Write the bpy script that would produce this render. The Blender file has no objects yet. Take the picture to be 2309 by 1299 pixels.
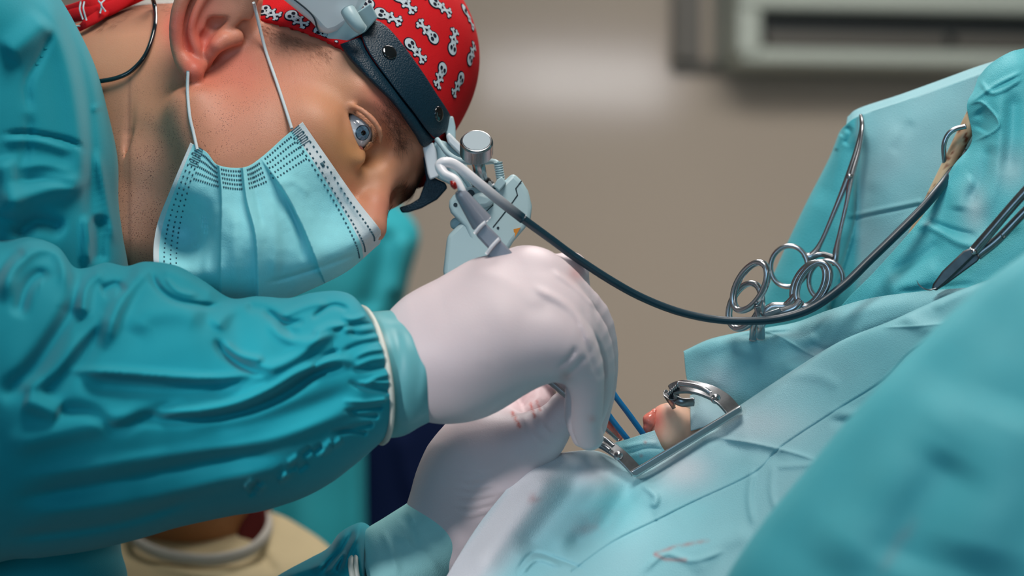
import bpy, bmesh, math, random
import numpy as np
from mathutils import Vector

# ------------------------------------------------------------------ camera, lights, exposure
SC = bpy.context.scene
COL = SC.collection
FD = 1.65                       # focus plane distance (m)
PX = 0.0003 / FD                # one photograph pixel subtends this (m per m of distance)
CZ = 1.30
cam_d = bpy.data.cameras.new('camera')
cam = bpy.data.objects.new('camera', cam_d); COL.objects.link(cam)
cam.location = (0, -FD, CZ); cam.rotation_euler = (math.pi/2, 0, 0)
cam_d.sensor_width = 36.0
cam_d.lens = 36.0 * FD / (2309 * 0.0003)
cam_d.clip_start = 0.05
cam_d.dof.use_dof = True; cam_d.dof.focus_distance = FD - 0.005; cam_d.dof.aperture_fstop = 4.2
SC.camera = cam
SC.view_settings.view_transform = 'Standard'; SC.view_settings.look = 'None'
SC.view_settings.gamma = 1.0; SC.view_settings.exposure = 0.0
SC.view_settings.use_curve_mapping = False

def area_light(name, loc, target, size, power, color, size_y=None, spread=180):
    l = bpy.data.lights.new(name, 'AREA'); l.energy = power; l.color = color
    l.shape = 'RECTANGLE' if size_y else 'DISK'; l.size = size
    if size_y: l.size_y = size_y
    l.spread = math.radians(spread)
    o = bpy.data.objects.new(name, l); COL.objects.link(o); o.location = loc
    o.rotation_euler = (Vector(target) - Vector(loc)).to_track_quat('-Z', 'Y').to_euler()
    return o
def spot_light(name, loc, target, power, color, ang, blend, radius):
    l = bpy.data.lights.new(name, 'SPOT'); l.energy = power; l.color = color
    l.spot_size = math.radians(ang); l.spot_blend = blend; l.shadow_soft_size = radius
    o = bpy.data.objects.new(name, l); COL.objects.link(o); o.location = loc
    o.rotation_euler = (Vector(target) - Vector(loc)).to_track_quat('-Z', 'Y').to_euler()
    return o
def W1(px, py, d):
    D = FD + d
    return ((px - 1154.5) * PX * D, d, CZ - (py - 649.5) * PX * D)

# the surgical lamp overhead; the other lamps here are unseen, added to shape the light
area_light('surgical_lamp_light', (0.05, -0.45, 2.35), (-0.05, 0.0, 1.3), 0.5, 10.0, (1.0, 0.92, 0.86))
area_light('added_rear_overhead_light', (0.15, 0.62, 2.30), (0.05, 0.0, 1.25), 0.5, 8.0, (1.0, 0.92, 0.88))  # added second overhead, reaching what the near arm keeps dark
spot_light('added_left_spot', (-0.95, -1.25, 1.78), W1(1120, 1210, -0.03), 72.0, (1.0, 0.94, 0.93), 9.5, 1.0, 0.05)  # added narrow spot, brightens the far glove and the drape wedge
spot_light('added_field_spot', (0.30, -0.55, 2.45), W1(1330, 900, -0.04), 6.0, (1.0, 0.94, 0.92), 15, 1.0, 0.09)  # added spot, brightens the hands and near drape in place of the headlight
area_light('added_wall_fill', (0.6, 0.9, 2.82), (0.7, 3.1, 0.5), 1.4, 24.0, (1.0, 0.94, 0.88), 1.0, spread=95)  # added fill, aimed to brighten the lower back wall
area_light('added_cool_fill', (-1.0, -4.0, 1.7), (0, 0.2, 1.3), 1.8, 26.0, (0.45, 0.75, 1.0), 1.5)  # added cool fill from behind the camera
w = bpy.data.worlds.new('world'); SC.world = w; w.use_nodes = True
w.node_tree.nodes['Background'].inputs[0].default_value = (0.25, 0.42, 0.52, 1)
w.node_tree.nodes['Background'].inputs[1].default_value = 0.25

# ------------------------------------------------------------------ helpers
def W(px, py, d):
    px = np.asarray(px, float); py = np.asarray(py, float); d = np.asarray(d, float)
    D = FD + d
    return np.stack([(px - 1154.5) * PX * D, d + 0 * px, CZ - (py - 649.5) * PX * D], -1)
def toPX(P):
    P = np.asarray(P, float); D = P[..., 1] + FD
    return P[..., 0] / (PX * D) + 1154.5, 649.5 - (P[..., 2] - CZ) / (PX * D)

def srgb(r, g, b):
    f = lambda c: (c/255/12.92) if c/255 <= 0.04045 else ((c/255 + 0.055)/1.055) ** 2.4
    return (f(r), f(g), f(b), 1)

def material(name, rgb, rough=0.6, metal=0.0, spec=0.5, var=0.0, vscale=40, bump=0.0, bscale=400, sss=0.0, sssr=(0.01, 0.004, 0.002),
             sheen=0.0, coat=0.0, bump2=None, trans=0.0, emit=None):
    m = bpy.data.materials.new(name); m.use_nodes = True; nt = m.node_tree; b = nt.nodes['Principled BSDF']
    b.inputs['Base Color'].default_value = rgb; b.inputs['Roughness'].default_value = rough
    b.inputs['Metallic'].default_value = metal; b.inputs['Specular IOR Level'].default_value = spec
    if sss: b.inputs['Subsurface Weight'].default_value = sss; b.inputs['Subsurface Radius'].default_value = sssr; b.inputs['Subsurface Scale'].default_value = 1.0
    if sheen: b.inputs['Sheen Weight'].default_value = sheen
    if coat: b.inputs['Coat Weight'].default_value = coat
    if trans: b.inputs['Transmission Weight'].default_value = trans
    if emit: b.inputs['Emission Color'].default_value = emit[0]; b.inputs['Emission Strength'].default_value = emit[1]
    tc = nt.nodes.new('ShaderNodeTexCoord')
    if var:
        n = nt.nodes.new('ShaderNodeTexNoise'); n.inputs['Scale'].default_value = vscale; n.inputs['Detail'].default_value = 4
        nt.links.new(tc.outputs['Object'], n.inputs['Vector'])
        r = nt.nodes.new('ShaderNodeMapRange'); r.inputs['To Min'].default_value = 1 - var; r.inputs['To Max'].default_value = 1 + var
        r.inputs['From Min'].default_value = 0.25; r.inputs['From Max'].default_value = 0.75
        nt.links.new(n.outputs['Fac'], r.inputs['Value'])
        mx = nt.nodes.new('ShaderNodeVectorMath'); mx.operation = 'SCALE'; mx.inputs[0].default_value = rgb[:3]
        nt.links.new(r.outputs[0], mx.inputs['Scale']); nt.links.new(mx.outputs[0], b.inputs['Base Color'])
    if bump:
        n = nt.nodes.new('ShaderNodeTexNoise' if bump2 != 'voronoi' else 'ShaderNodeTexVoronoi'); n.inputs['Scale'].default_value = bscale
        nt.links.new(tc.outputs['Object'], n.inputs['Vector'])
        bp = nt.nodes.new('ShaderNodeBump'); bp.inputs['Strength'].default_value = bump; bp.inputs['Distance'].default_value = 0.0006
        nt.links.new(n.outputs[0], bp.inputs['Height']); nt.links.new(bp.outputs[0], b.inputs['Normal'])
    return m

def add_attr_mix(m, attr, rgb, rough=None):
    """blend the base colour toward rgb where the mesh attribute says so (stains, redness, painted light)"""
    nt = m.node_tree; b = nt.nodes['Principled BSDF']
    a = nt.nodes.new('ShaderNodeAttribute'); a.attribute_name = attr
    mix = nt.nodes.new('ShaderNodeMix'); mix.data_type = 'RGBA'
    nt.links.new(a.outputs['Fac'], mix.inputs[0])
    if b.inputs['Base Color'].links: nt.links.new(b.inputs['Base Color'].links[0].from_socket, mix.inputs[6])
    else: mix.inputs[6].default_value = b.inputs['Base Color'].default_value
    mix.inputs[7].default_value = rgb
    nt.links.new(mix.outputs[2], b.inputs['Base Color'])
    return mix

def link(name, me, mats=None, parent=None, smooth=True, mods=()):
    o = bpy.data.objects.new(name, me); COL.objects.link(o)
    if mats is not None:
        for m in (mats if isinstance(mats, (list, tuple)) else [mats]): me.materials.append(m)
    if smooth: me.polygons.foreach_set('use_smooth', [True] * len(me.polygons))
    if parent is not None: o.parent = parent
    return o

def mesh(name, V, F, mats, parent=None, smooth=True, attrs=None, fmat=None, solid=0.0, bevel=0.0, flip=False):
    V = np.asarray(V, float)
    org = PARENT_LOC.get(parent.name, np.zeros(3)) if parent is not None else np.zeros(3)
    me = bpy.data.meshes.new(name)
    F = [tuple(int(i) for i in f) for f in F]
    if flip: F = [f[::-1] for f in F]
    me.from_pydata((V - org).tolist(), [], F); me.update()
    o = link(name, me, mats, parent, smooth); PARENT_LOC[o.name] = org
    if fmat is not None: me.polygons.foreach_set('material_index', list(map(int, fmat)))
    if attrs:
        for k, a in attrs.items():
            at = me.attributes.new(k, 'FLOAT', 'POINT'); at.data.foreach_set('value', np.asarray(a, np.float32).ravel())
    if solid:
        s = o.modifiers.new('thickness', 'SOLIDIFY'); s.thickness = solid; s.offset = 0
    if bevel:
        s = o.modifiers.new('bevel', 'BEVEL'); s.width = bevel; s.segments = 3; s.limit_method = 'ANGLE'; s.angle_limit = math.radians(35)
        if hasattr(me, 'set_sharp_from_angle') and smooth: me.set_sharp_from_angle(angle=math.radians(40))
    return o

PARENT_LOC = {}
def thing(name, loc, label, cat, group=None):
    o = bpy.data.objects.new(name, None); COL.objects.link(o); o.location = tuple(loc); o.empty_display_size = 0.02
    PARENT_LOC[o.name] = np.array(loc, float)
    o['label'] = label; o['category'] = cat
    if group: o['group'] = group
    return o
def tag(o, label, cat, group=None):
    o['label'] = label; o['category'] = cat
    if group: o['group'] = group
    return o
def structure(o): o['kind'] = 'structure'; return o

def catmull(P, n, closed=False):
    """resample control points (k, dim) to n points along a Catmull-Rom curve"""
    P = np.asarray(P, float); k = len(P)
    if closed: t = np.linspace(0, k, n, endpoint=False)
    else: t = np.linspace(0, k - 1, n)
    i = np.floor(t).astype(int)
    if not closed: i = np.minimum(i, k - 2)
    f = (t - i)[:, None]
    if closed: g = lambda j: P[j % k]
    else:
        Q = np.vstack([2*P[0]-P[1], P, 2*P[-1]-P[-2]]); g = lambda j: Q[np.clip(j, -1, k) + 1]
    a, b, c, e = g(i-1), g(i), g(i+1), g(i+2)
    return 0.5 * ((2*b) + (-a + c)*f + (2*a - 5*b + 4*c - e)*f*f + (-a + 3*b - 3*c + e)*f**3)

def pdist(X, Y, poly):
    """distance, along-fraction and signed side from points to a polyline in pixel space"""
    poly = np.asarray(poly, float)
    best = np.full(X.shape, 1e9); tt = np.zeros(X.shape); sd = np.ones(X.shape)
    L = np.r_[0, np.cumsum(np.hypot(*np.diff(poly, axis=0).T))]
    for i in range(len(poly) - 1):
        a, b = poly[i], poly[i+1]; ab = b - a; l2 = ab @ ab + 1e-9
        t = np.clip(((X - a[0]) * ab[0] + (Y - a[1]) * ab[1]) / l2, 0, 1)
        dx = X - a[0] - t * ab[0]; dy = Y - a[1] - t * ab[1]; D = np.hypot(dx, dy)
        m = D < best
        best = np.where(m, D, best); tt = np.where(m, (L[i] + t * math.sqrt(l2)) / L[-1], tt)
        sd = np.where(m, np.sign(ab[0] * dy - ab[1] * dx), sd)
    return best, tt, sd

def folds(X, Y, D, fl, weight=1.0):
    """push the surface toward the camera along traced folds; fl = (points, width px, height mm, kind)"""
    D = D.copy()
    for f in fl:
        pts, wd, h = f[0], f[1], f[2]; kind = f[3] if len(f) > 3 else 'g'
        pts = catmull(pts, 8 * len(pts)) if len(pts) > 2 else np.asarray(pts, float)
        di, t, sd = pdist(X, Y, pts)
        env = np.clip(np.minimum(t, 1 - t) * 5, 0, 1); env = env * env * (3 - 2 * env)
        if len(f) > 4: env = np.clip((1 - t) * 4, 0, 1) if f[4] == 'a' else np.clip(t * 4, 0, 1) if f[4] == 'b' else np.ones_like(t)
        if kind == 'g': p = np.exp(-(di / wd) ** 2)
        elif kind == 's': p = np.exp(-di / wd)
        elif kind == 'k': p = np.where(sd > 0, np.exp(-di / wd), np.exp(-(di / 3.0)))
        elif kind == 'K': p = np.where(sd < 0, np.exp(-di / wd), np.exp(-(di / 3.0)))
        D -= weight * env * p * h * 0.001
    return D

def fnoise(X, Y, scale, seed=0, octaves=3):
    rs = np.random.RandomState(seed); out = 0; amp = 1
    for o in range(octaves):
        for k in range(4):
            a = rs.uniform(0, 6.28); ph = rs.uniform(0, 6.28); s = scale / (1.9 ** o) * rs.uniform(0.7, 1.4)
            out = out + amp * np.sin((X * math.cos(a) + Y * math.sin(a)) / s + ph + 0.8 * np.sin((Y * math.cos(a) - X * math.sin(a)) / s * 0.7 + ph * 2))
        amp *= 0.5
    return out / 5.0

def gridfaces(nu, nv, close_u=False, close_v=False, off=0):
    F = []
    for i in range(nu if close_u else nu - 1):
        for j in range(nv if close_v else nv - 1):
            a = i * nv + j; b = ((i + 1) % nu) * nv + j; c = ((i + 1) % nu) * nv + (j + 1) % nv; d = i * nv + (j + 1) % nv
            F.append((a + off, b + off, c + off, d + off))
    return F

def patch_grid(ctrl, nu, nv):
    """ctrl[row][col] = (px, py, d) -> (nu, nv, 3) arrays"""
    C = np.asarray(ctrl, float)
    A = np.stack([catmull(C[r], nv) for r in range(C.shape[0])])        # rows x nv x 3
    B = np.stack([catmull(A[:, j], nu) for j in range(nv)], 1)          # nu x nv x 3
    return B

def hull_grid(sections, nu, nt):
    """sections: (ax, ay, bx, by, depth centre, depth radius, bulge x, bulge y) -> tube whose outline is the a / b curves"""
    S = catmull(np.asarray(sections, float), nu)
    th = np.linspace(0, 2 * math.pi, nt, endpoint=False)
    c, s = np.cos(th), np.sin(th)
    mx = (S[:, 0] + S[:, 2]) / 2; my = (S[:, 1] + S[:, 3]) / 2; hx = (S[:, 0] - S[:, 2]) / 2; hy = (S[:, 1] - S[:, 3]) / 2
    X = mx[:, None] + hx[:, None] * c + S[:, 6][:, None] * s
    Y = my[:, None] + hy[:, None] * c + S[:, 7][:, None] * s
    D = S[:, 4][:, None] - S[:, 5][:, None] * s
    front = np.broadcast_to(np.clip(s * 2.2 + 0.25, 0, 1), X.shape)
    return X, Y, D, front

def capfaces(ring):
    return [tuple(ring)]

def frames(P):
    T = np.gradient(P, axis=0); T /= np.linalg.norm(T, axis=1)[:, None] + 1e-12
    n = np.cross(T[0], (0.3, 0.9, 0.2)); n /= np.linalg.norm(n); N = [n]
    for i in range(1, len(P)):
        v = N[-1] - T[i] * (N[-1] @ T[i]); N.append(v / (np.linalg.norm(v) + 1e-12))
    N = np.array(N); return T, N, np.cross(T, N)

def tube(P, r, ns=12, closed=False, caps=True, flat=1.0):
    """P world points, r radius (scalar or array); returns V, F"""
    P = np.asarray(P, float); n = len(P); r = np.broadcast_to(np.asarray(r, float), (n,))
    T, N, B = frames(P)
    if closed:
        T = (np.roll(P, -1, 0) - np.roll(P, 1, 0)); T /= np.linalg.norm(T, axis=1)[:, None]
        nn = np.linalg.svd(P - P.mean(0))[2][2]; B = np.tile(nn, (n, 1)); N = np.cross(B, T); N /= np.linalg.norm(N, axis=1)[:, None]
    th = np.linspace(0, 2 * math.pi, ns, endpoint=False)
    V = P[:, None] + r[:, None, None] * (N[:, None] * np.cos(th)[None, :, None] + flat * B[:, None] * np.sin(th)[None, :, None])
    F = gridfaces(n, ns, closed, True)
    if not closed and caps: F += [tuple(range(ns))[::-1], tuple(range((n-1)*ns, n*ns))]
    return V.reshape(-1, 3), F

class MB:
    def __init__(s): s.V = []; s.F = []; s.M = []; s.n = 0
    def add(s, VF, mi=0):
        V, F = VF; s.V.append(np.asarray(V, float)); s.F += [tuple(i + s.n for i in f) for f in F]; s.M += [mi] * len(F); s.n += len(V); return s
    def build(s, name, mats, parent=None, **k):
        return mesh(name, np.vstack(s.V), s.F, mats, parent, fmat=s.M, **k)

def ctube(pts, r, n=60, ns=12, **k):
    """pts in (px, py, d); r in metres (scalar or list per control point)"""
    P = catmull(np.asarray(pts, float), n)
    rr = catmull(np.asarray(r, float)[:, None], n)[:, 0] if np.ndim(r) else r
    return tube(W(P[:, 0], P[:, 1], P[:, 2]), rr, ns, **k)

def prism(poly, d0, d1, gx=0.0, gy=0.0, shrink=0.0):
    """a solid block: outline in pixels, front depth d0, back depth d1, the front tilted by gx, gy (m per px)"""
    poly = np.asarray(poly, float); c = poly.mean(0); n = len(poly)
    tilt = gx * (poly[:, 0] - c[0]) + gy * (poly[:, 1] - c[1])
    A = W(poly[:, 0], poly[:, 1], d0 + tilt)
    q = c + (poly - c) * (1 - shrink)
    Bk = W(q[:, 0], q[:, 1], d1 + tilt)
    area = np.sum(poly[:, 0] * np.roll(poly[:, 1], -1) - np.roll(poly[:, 0], -1) * poly[:, 1])
    F = [tuple(range(n)), tuple(range(2*n - 1, n - 1, -1))] + [(i, i + n, (i+1) % n + n, (i+1) % n) for i in range(n)]
    if area > 0: F = [f[::-1] for f in F]
    return np.vstack([A, Bk]), [tuple(reversed(f)) for f in F]

def cyl(a, b, ra, rb=None, ns=32, knurl=0.0):
    a = np.asarray(a, float); b = np.asarray(b, float); rb = ra if rb is None else rb
    t = (b - a) / np.linalg.norm(b - a); n = np.cross(t, (0.2, 0.9, 0.31)); n /= np.linalg.norm(n); m = np.cross(t, n)
    th = np.linspace(0, 2*math.pi, ns, endpoint=False)
    k = 1 + knurl * (np.arange(ns) % 2)
    R = (n * np.cos(th)[:, None] + m * np.sin(th)[:, None]) * k[:, None]
    V = np.vstack([a + ra * R, b + rb * R])
    F = [(i, (i+1) % ns, (i+1) % ns + ns, i + ns) for i in range(ns)] + [tuple(range(ns))[::-1], tuple(range(ns, 2*ns))]
    return V, F

def lathe(a, b, prof, ns=40, knurl=None):
    """prof = [(t along a-b in m, radius in m)]"""
    a = np.asarray(a, float); b = np.asarray(b, float); t = (b - a) / np.linalg.norm(b - a)
    n = np.cross(t, (0.2, 0.9, 0.31)); n /= np.linalg.norm(n); m = np.cross(t, n)
    th = np.linspace(0, 2*math.pi, ns, endpoint=False); rows = []
    for q in prof:
        r = q[1] * (1 + (0.03 * (np.arange(ns) % 2) if len(q) > 2 else 0))
        r = np.broadcast_to(r, (ns,))
        rows.append(a + t * q[0] + r[:, None] * (n * np.cos(th)[:, None] + m * np.sin(th)[:, None]))
    V = np.vstack(rows); F = gridfaces(len(prof), ns, False, True) + [tuple(range(ns))[::-1], tuple(range(len(V)-ns, len(V)))]
    return V, F

# ------------------------------------------------------------------ signed distance modelling
def smin(a, b, k):
    h = np.maximum(k - np.abs(a - b), 0) / k
    return np.minimum(a, b) - h * h * k * 0.25
def ssub(a, b, k): return -smin(-a, b, k)
def s_ell(P, c, ax, r):
    q = (P - np.asarray(c)) @ np.asarray(ax).T; r = np.asarray(r, float)
    k0 = np.linalg.norm(q / r, axis=-1); k1 = np.linalg.norm(q / (r * r), axis=-1) + 1e-9
    return k0 * (k0 - 1.0) / k1
def s_cone(P, a, b, ra, rb):
    a = np.asarray(a, float); b = np.asarray(b, float); ab = b - a
    t = np.clip(((P - a) @ ab) / (ab @ ab + 1e-12), 0, 1)
    return np.linalg.norm(P - a - t[..., None] * ab, axis=-1) - (ra + (rb - ra) * t)
def s_chain(P, pts, k=0.0015):
    """pts: list of (xyz, r)"""
    out = None
    for (a, ra), (b, rb) in zip(pts[:-1], pts[1:]):
        d = s_cone(P, a, b, ra, rb); out = d if out is None else smin(out, d, k)
    return out
def pxchain(P, pts, k=0.0015, dens=None):
    if dens: k = 0.0002
    """pts: list of (px, py, d, r in px at the focus plane)"""
    Q = np.asarray(pts, float)
    if dens: Q = catmull(Q, dens)
    return s_chain(P, [(W1(q[0], q[1], q[2]), q[3] * 0.0003) for q in Q], k)

def sdf_mesh(f, lo, hi, h, refine=2):
    lo = np.array(lo, float); hi = np.array(hi, float); n = np.ceil((hi - lo) / h).astype(int) + 1
    n = ((n + 3) // 4) * 4 + 1
    cs = 4; nc = (n - 1) // cs + 1
    ax = [lo[i] + np.arange(nc[i]) * h * cs for i in range(3)]
    G = np.stack(np.meshgrid(*ax, indexing='ij'), -1).reshape(-1, 3)
    fc = np.concatenate([f(g) for g in np.array_split(G, max(1, len(G)//200000))]).reshape(nc)
    A = np.repeat(np.repeat(np.repeat(fc[:-1, :-1, :-1], cs, 0), cs, 1), cs, 2)
    Ffull = np.full(tuple(n), 1.0, np.float32); Ffull[:-1, :-1, :-1] = A
    near = np.abs(fc) < h * cs * 2.6
    mk = near[:-1, :-1, :-1].copy()
    for dx in (0, 1):
        for dy in (0, 1):
            for dz in (0, 1): mk |= near[dx:nc[0]-1+dx, dy:nc[1]-1+dy, dz:nc[2]-1+dz]
    M = np.zeros(tuple(n), bool); M[:-1, :-1, :-1] = np.repeat(np.repeat(np.repeat(mk, cs, 0), cs, 1), cs, 2)
    idx = np.argwhere(M)
    vals = np.concatenate([f(lo + g * h) for g in np.array_split(idx, max(1, len(idx)//200000))])
    Ffull[M] = vals
    S = Ffull < 0
    c8 = [S[dx:n[0]-1+dx, dy:n[1]-1+dy, dz:n[2]-1+dz] for dx in (0, 1) for dy in (0, 1) for dz in (0, 1)]
    any_ = c8[0].copy(); all_ = c8[0].copy()
    for c in c8[1:]: any_ |= c; all_ &= c
    cells = np.argwhere(any_ & ~all_)
    vid = np.full(tuple(n - 1), -1, np.int64); vid[tuple(cells.T)] = np.arange(len(cells))
    acc = np.zeros((len(cells), 3)); cnt = np.zeros(len(cells))
    corners = [(a, b, c) for a in (0, 1) for b in (0, 1) for c in (0, 1)]
    for a in corners:
        for axi in range(3):
            if a[axi] == 1: continue
            b = list(a); b[axi] = 1
            va = Ffull[cells[:, 0]+a[0], cells[:, 1]+a[1], cells[:, 2]+a[2]]; vb = Ffull[cells[:, 0]+b[0], cells[:, 1]+b[1], cells[:, 2]+b[2]]
            m = (va < 0) != (vb < 0); t = np.where(m, va / np.where(m, va - vb, 1), 0)
            pt = np.array(a, float)[None, :] + t[:, None] * (np.array(b) - np.array(a))[None, :]
            acc[m] += pt[m]; cnt[m] += 1
    V = lo + (cells + acc / cnt[:, None]) * h
    F = []
    for axi in range(3):
        o = [(1, 2), (2, 0), (0, 1)][axi]
        sl = [slice(0, n[i] - 1) for i in range(3)]; sh = list(sl); sh[axi] = slice(1, n[axi])
        A0 = S[tuple(sl)]; A1 = S[tuple(sh)]
        e = np.argwhere(A0 != A1); e = e[(e[:, o[0]] > 0) & (e[:, o[1]] > 0)]
        inside = S[tuple(e.T)]
        def g(da, db):
            q = e.copy(); q[:, o[0]] -= da; q[:, o[1]] -= db; return vid[tuple(q.T)]
        q = np.stack([g(0, 0), g(1, 0), g(1, 1), g(0, 1)], 1)
        q[~inside] = q[~inside][:, ::-1]
        q = q[(q >= 0).all(1)]
        F.append(q)
    F = np.vstack(F)
    for _ in range(refine):
        v0 = f(V); e = h * 0.3; g = np.stack([(f(V + np.eye(3)[i] * e) - v0) / e for i in range(3)], -1)
        gl = (g * g).sum(-1) + 1e-6
        V = V - np.clip(v0 / gl, -h, h)[:, None] * g * 0.9
    return V, F

def grad(f, P, e=0.0006):
    g = np.stack([f(P + np.eye(3)[i] * e) - f(P - np.eye(3)[i] * e) for i in range(3)], -1)
    return g / (np.linalg.norm(g, axis=-1)[..., None] + 1e-12)

def trace(f, px, py, d0=-0.30, d1=0.45):
    """first depth at which the camera ray through each pixel meets f; nan when it misses"""
    px = np.atleast_1d(np.asarray(px, float)); py = np.atleast_1d(np.asarray(py, float))
    d = np.full(px.shape, d0); ok = np.zeros(px.shape, bool)
    for _ in range(70):
        v = f(W(px, py, d)); ok = v < 0.0004
        d = np.where(ok, d, d + np.maximum(v * 0.8, 0.0002)); 
        if (ok | (d > d1)).all(): break
    return np.where(f(W(px, py, d)) < 0.001, d, np.nan)

def settle(f, P, off, it=6):
    """move points onto the shell at distance off from f"""
    P = np.array(P, float)
    for _ in range(it): P = P - (f(P) - off)[..., None] * grad(f, P)
    return P
# ------------------------------------------------------------------ materials
M_wall = material('wall_paint', srgb(192, 180, 166), 0.09, spec=0.5, var=0.04, vscale=1.5)
M_wallgrey = material('wall_panel_grey', srgb(100, 98, 92), 0.4)
M_floor = material('floor_vinyl', srgb(150, 150, 145), 0.35, var=0.05, vscale=3)
M_ceil = material('ceiling_paint', srgb(215, 215, 210), 0.7)
M_ac = material('ac_plastic', srgb(194, 204, 194), 0.4)
M_dark = material('dark_slot', srgb(24, 34, 36), 0.6)
M_gown = material('gown_teal', srgb(8, 146, 162), 0.75, spec=0.25, var=0.05, vscale=14, bump=0.25, bscale=1400, sheen=0.15)
M_cuff = material('cuff_knit', srgb(150, 212, 214), 0.7, bump=0.5, bscale=1600)
M_glovecuff = material('glove_over_cuff', srgb(95, 165, 172), 0.4, spec=0.4, var=0.08, vscale=50)
M_roll = material('glove_rim', srgb(205, 208, 198), 0.45)
M_glove = material('latex_glove', srgb(212, 198, 202), 0.48, spec=0.35, sss=0.12, sssr=(0.006, 0.003, 0.003), bump=0.15, bscale=900)
M_glovemix = add_attr_mix(M_glove, 'blood', srgb(190, 70, 50))
M_skin = material('skin', srgb(208, 148, 120), 0.46, spec=0.4, var=0.07, vscale=28, bump=0.3, bscale=1500, sss=0.18, sssr=(0.007, 0.0025, 0.0012))
add_attr_mix(M_skin, 'red', srgb(214, 112, 96)); add_attr_mix(M_skin, 'yellow', srgb(206, 148, 92))
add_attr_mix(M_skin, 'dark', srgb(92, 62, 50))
def stubble(m):
    nt = m.node_tree; b = nt.nodes['Principled BSDF']; tc = nt.nodes.new('ShaderNodeTexCoord')
    v = nt.nodes.new('ShaderNodeTexVoronoi'); v.inputs['Scale'].default_value = 800; nt.links.new(tc.outputs['Object'], v.inputs['Vector'])
    n = nt.nodes.new('ShaderNodeTexNoise'); n.inputs['Scale'].default_value = 90; nt.links.new(tc.outputs['Object'], n.inputs['Vector'])
    lt = nt.nodes.new('ShaderNodeMath'); lt.operation = 'LESS_THAN'; lt.inputs[1].default_value = 0.24; nt.links.new(v.outputs['Distance'], lt.inputs[0])
    r = nt.nodes.new('ShaderNodeMapRange'); r.inputs['From Min'].default_value = 0.36; r.inputs['From Max'].default_value = 0.55; nt.links.new(n.outputs['Fac'], r.inputs['Value'])
    a = nt.nodes.new('ShaderNodeAttribute'); a.attribute_name = 'stubble'
    m1 = nt.nodes.new('ShaderNodeMath'); m1.operation = 'MULTIPLY'; nt.links.new(lt.outputs[0], m1.inputs[0]); nt.links.new(r.outputs[0], m1.inputs[1])
    m2 = nt.nodes.new('ShaderNodeMath'); m2.operation = 'MULTIPLY'; nt.links.new(m1.outputs[0], m2.inputs[0]); nt.links.new(a.outputs['Fac'], m2.inputs[1])
    mix = nt.nodes.new('ShaderNodeMix'); mix.data_type = 'RGBA'; mix.inputs[7].default_value = srgb(112, 66, 56)
    nt.links.new(m2.outputs[0], mix.inputs[0]); nt.links.new(b.inputs['Base Color'].links[0].from_socket, mix.inputs[6]); nt.links.new(mix.outputs[2], b.inputs['Base Color'])
stubble(M_skin)
M_hair = material('hair', srgb(92, 58, 42), 0.5)
M_lash = material('lash', srgb(34, 24, 20), 0.5)
M_white = material('mask_white', srgb(205, 218, 222), 0.7, bump=0.3, bscale=900)
M_mask = material('mask_blue', srgb(146, 222, 230), 0.75, spec=0.3, var=0.06, vscale=60, bump=0.35, bscale=1100)
M_dash = material('mask_weld', srgb(62, 104, 118), 0.7)
M_red = material('cap_red', srgb(205, 22, 30), 0.8, spec=0.2, bump=0.4, bscale=1500, var=0.05, vscale=60)
M_print = material('print_white', srgb(190, 205, 212), 0.8, spec=0.2)
M_black = material('print_navy', srgb(16, 22, 40), 0.8, spec=0.2)
M_leather = material('leather', srgb(8, 44, 60), 0.45, spec=0.38, bump=0.5, bscale=900, bump2='voronoi')
M_snap = material('snap_gloss', srgb(8, 14, 18), 0.08, spec=0.8, coat=0.6)
M_steel = material('steel', srgb(178, 182, 186), 0.27, metal=1.0)
M_steeld = material('steel_worn', srgb(140, 144, 147), 0.3, metal=1.0, var=0.15, vscale=200)
M_shell = material('housing_pale', srgb(172, 200, 206), 0.38, spec=0.45, var=0.02, vscale=20)
M_shellw = material('housing_white', srgb(222, 230, 234), 0.32, spec=0.5)
M_seam = material('seam_dark', srgb(30, 52, 62), 0.6)
M_orange = material('warning_orange', srgb(220, 140, 40), 0.5)
M_cable = material('cable_teal', srgb(10, 50, 64), 0.38, spec=0.5)
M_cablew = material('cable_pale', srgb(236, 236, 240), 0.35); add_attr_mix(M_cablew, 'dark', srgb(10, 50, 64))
M_cableb = material('cable_black', srgb(6, 26, 34), 0.15, spec=0.6, coat=0.4)
M_drape = material('drape_sms', srgb(76, 186, 198), 0.58, spec=0.4, var=0.05, vscale=25, bump=0.4, bscale=1500, bump2='voronoi', sheen=0.1)
add_attr_mix(M_drape, 'pale', srgb(205, 208, 214)); add_attr_mix(M_drape, 'blood', srgb(170, 90, 90))  # pale also carries light and shade painted into the drape colour
M_blood = material('blood', srgb(150, 22, 16), 0.2, spec=0.6)
M_tissue = material('wet_tissue', srgb(226, 128, 112), 0.18, spec=0.6, sss=0.15, var=0.25, vscale=180, bump=0.6, bscale=300)
M_band = material('blue_band', srgb(8, 118, 176), 0.35)
M_eye = material('sclera', srgb(205, 214, 222), 0.12, spec=0.6, coat=0.5)
M_iris = material('iris', srgb(96, 128, 150), 0.12, var=0.35, vscale=700, coat=0.6)
M_irisd = material('iris_rim', srgb(40, 60, 78), 0.15, coat=0.6)
M_pupil = material('pupil', srgb(6, 8, 12), 0.08, coat=0.8)
M_cream = material('cream_cotton', srgb(214, 200, 160), 0.85, spec=0.2, var=0.06, vscale=12)
M_creamrib = material('cream_rib', srgb(206, 204, 194), 0.85, spec=0.2)
M_navy = material('navy_scrubs', srgb(4, 22, 58), 0.85, spec=0.15)
M_skinfar = material('skin_far', srgb(176, 122, 82), 0.5)
M_teal2 = material('teal_gown_far', srgb(40, 168, 182), 0.75)
M_maroon = material('maroon_cloth', srgb(90, 10, 10), 0.8)

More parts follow.
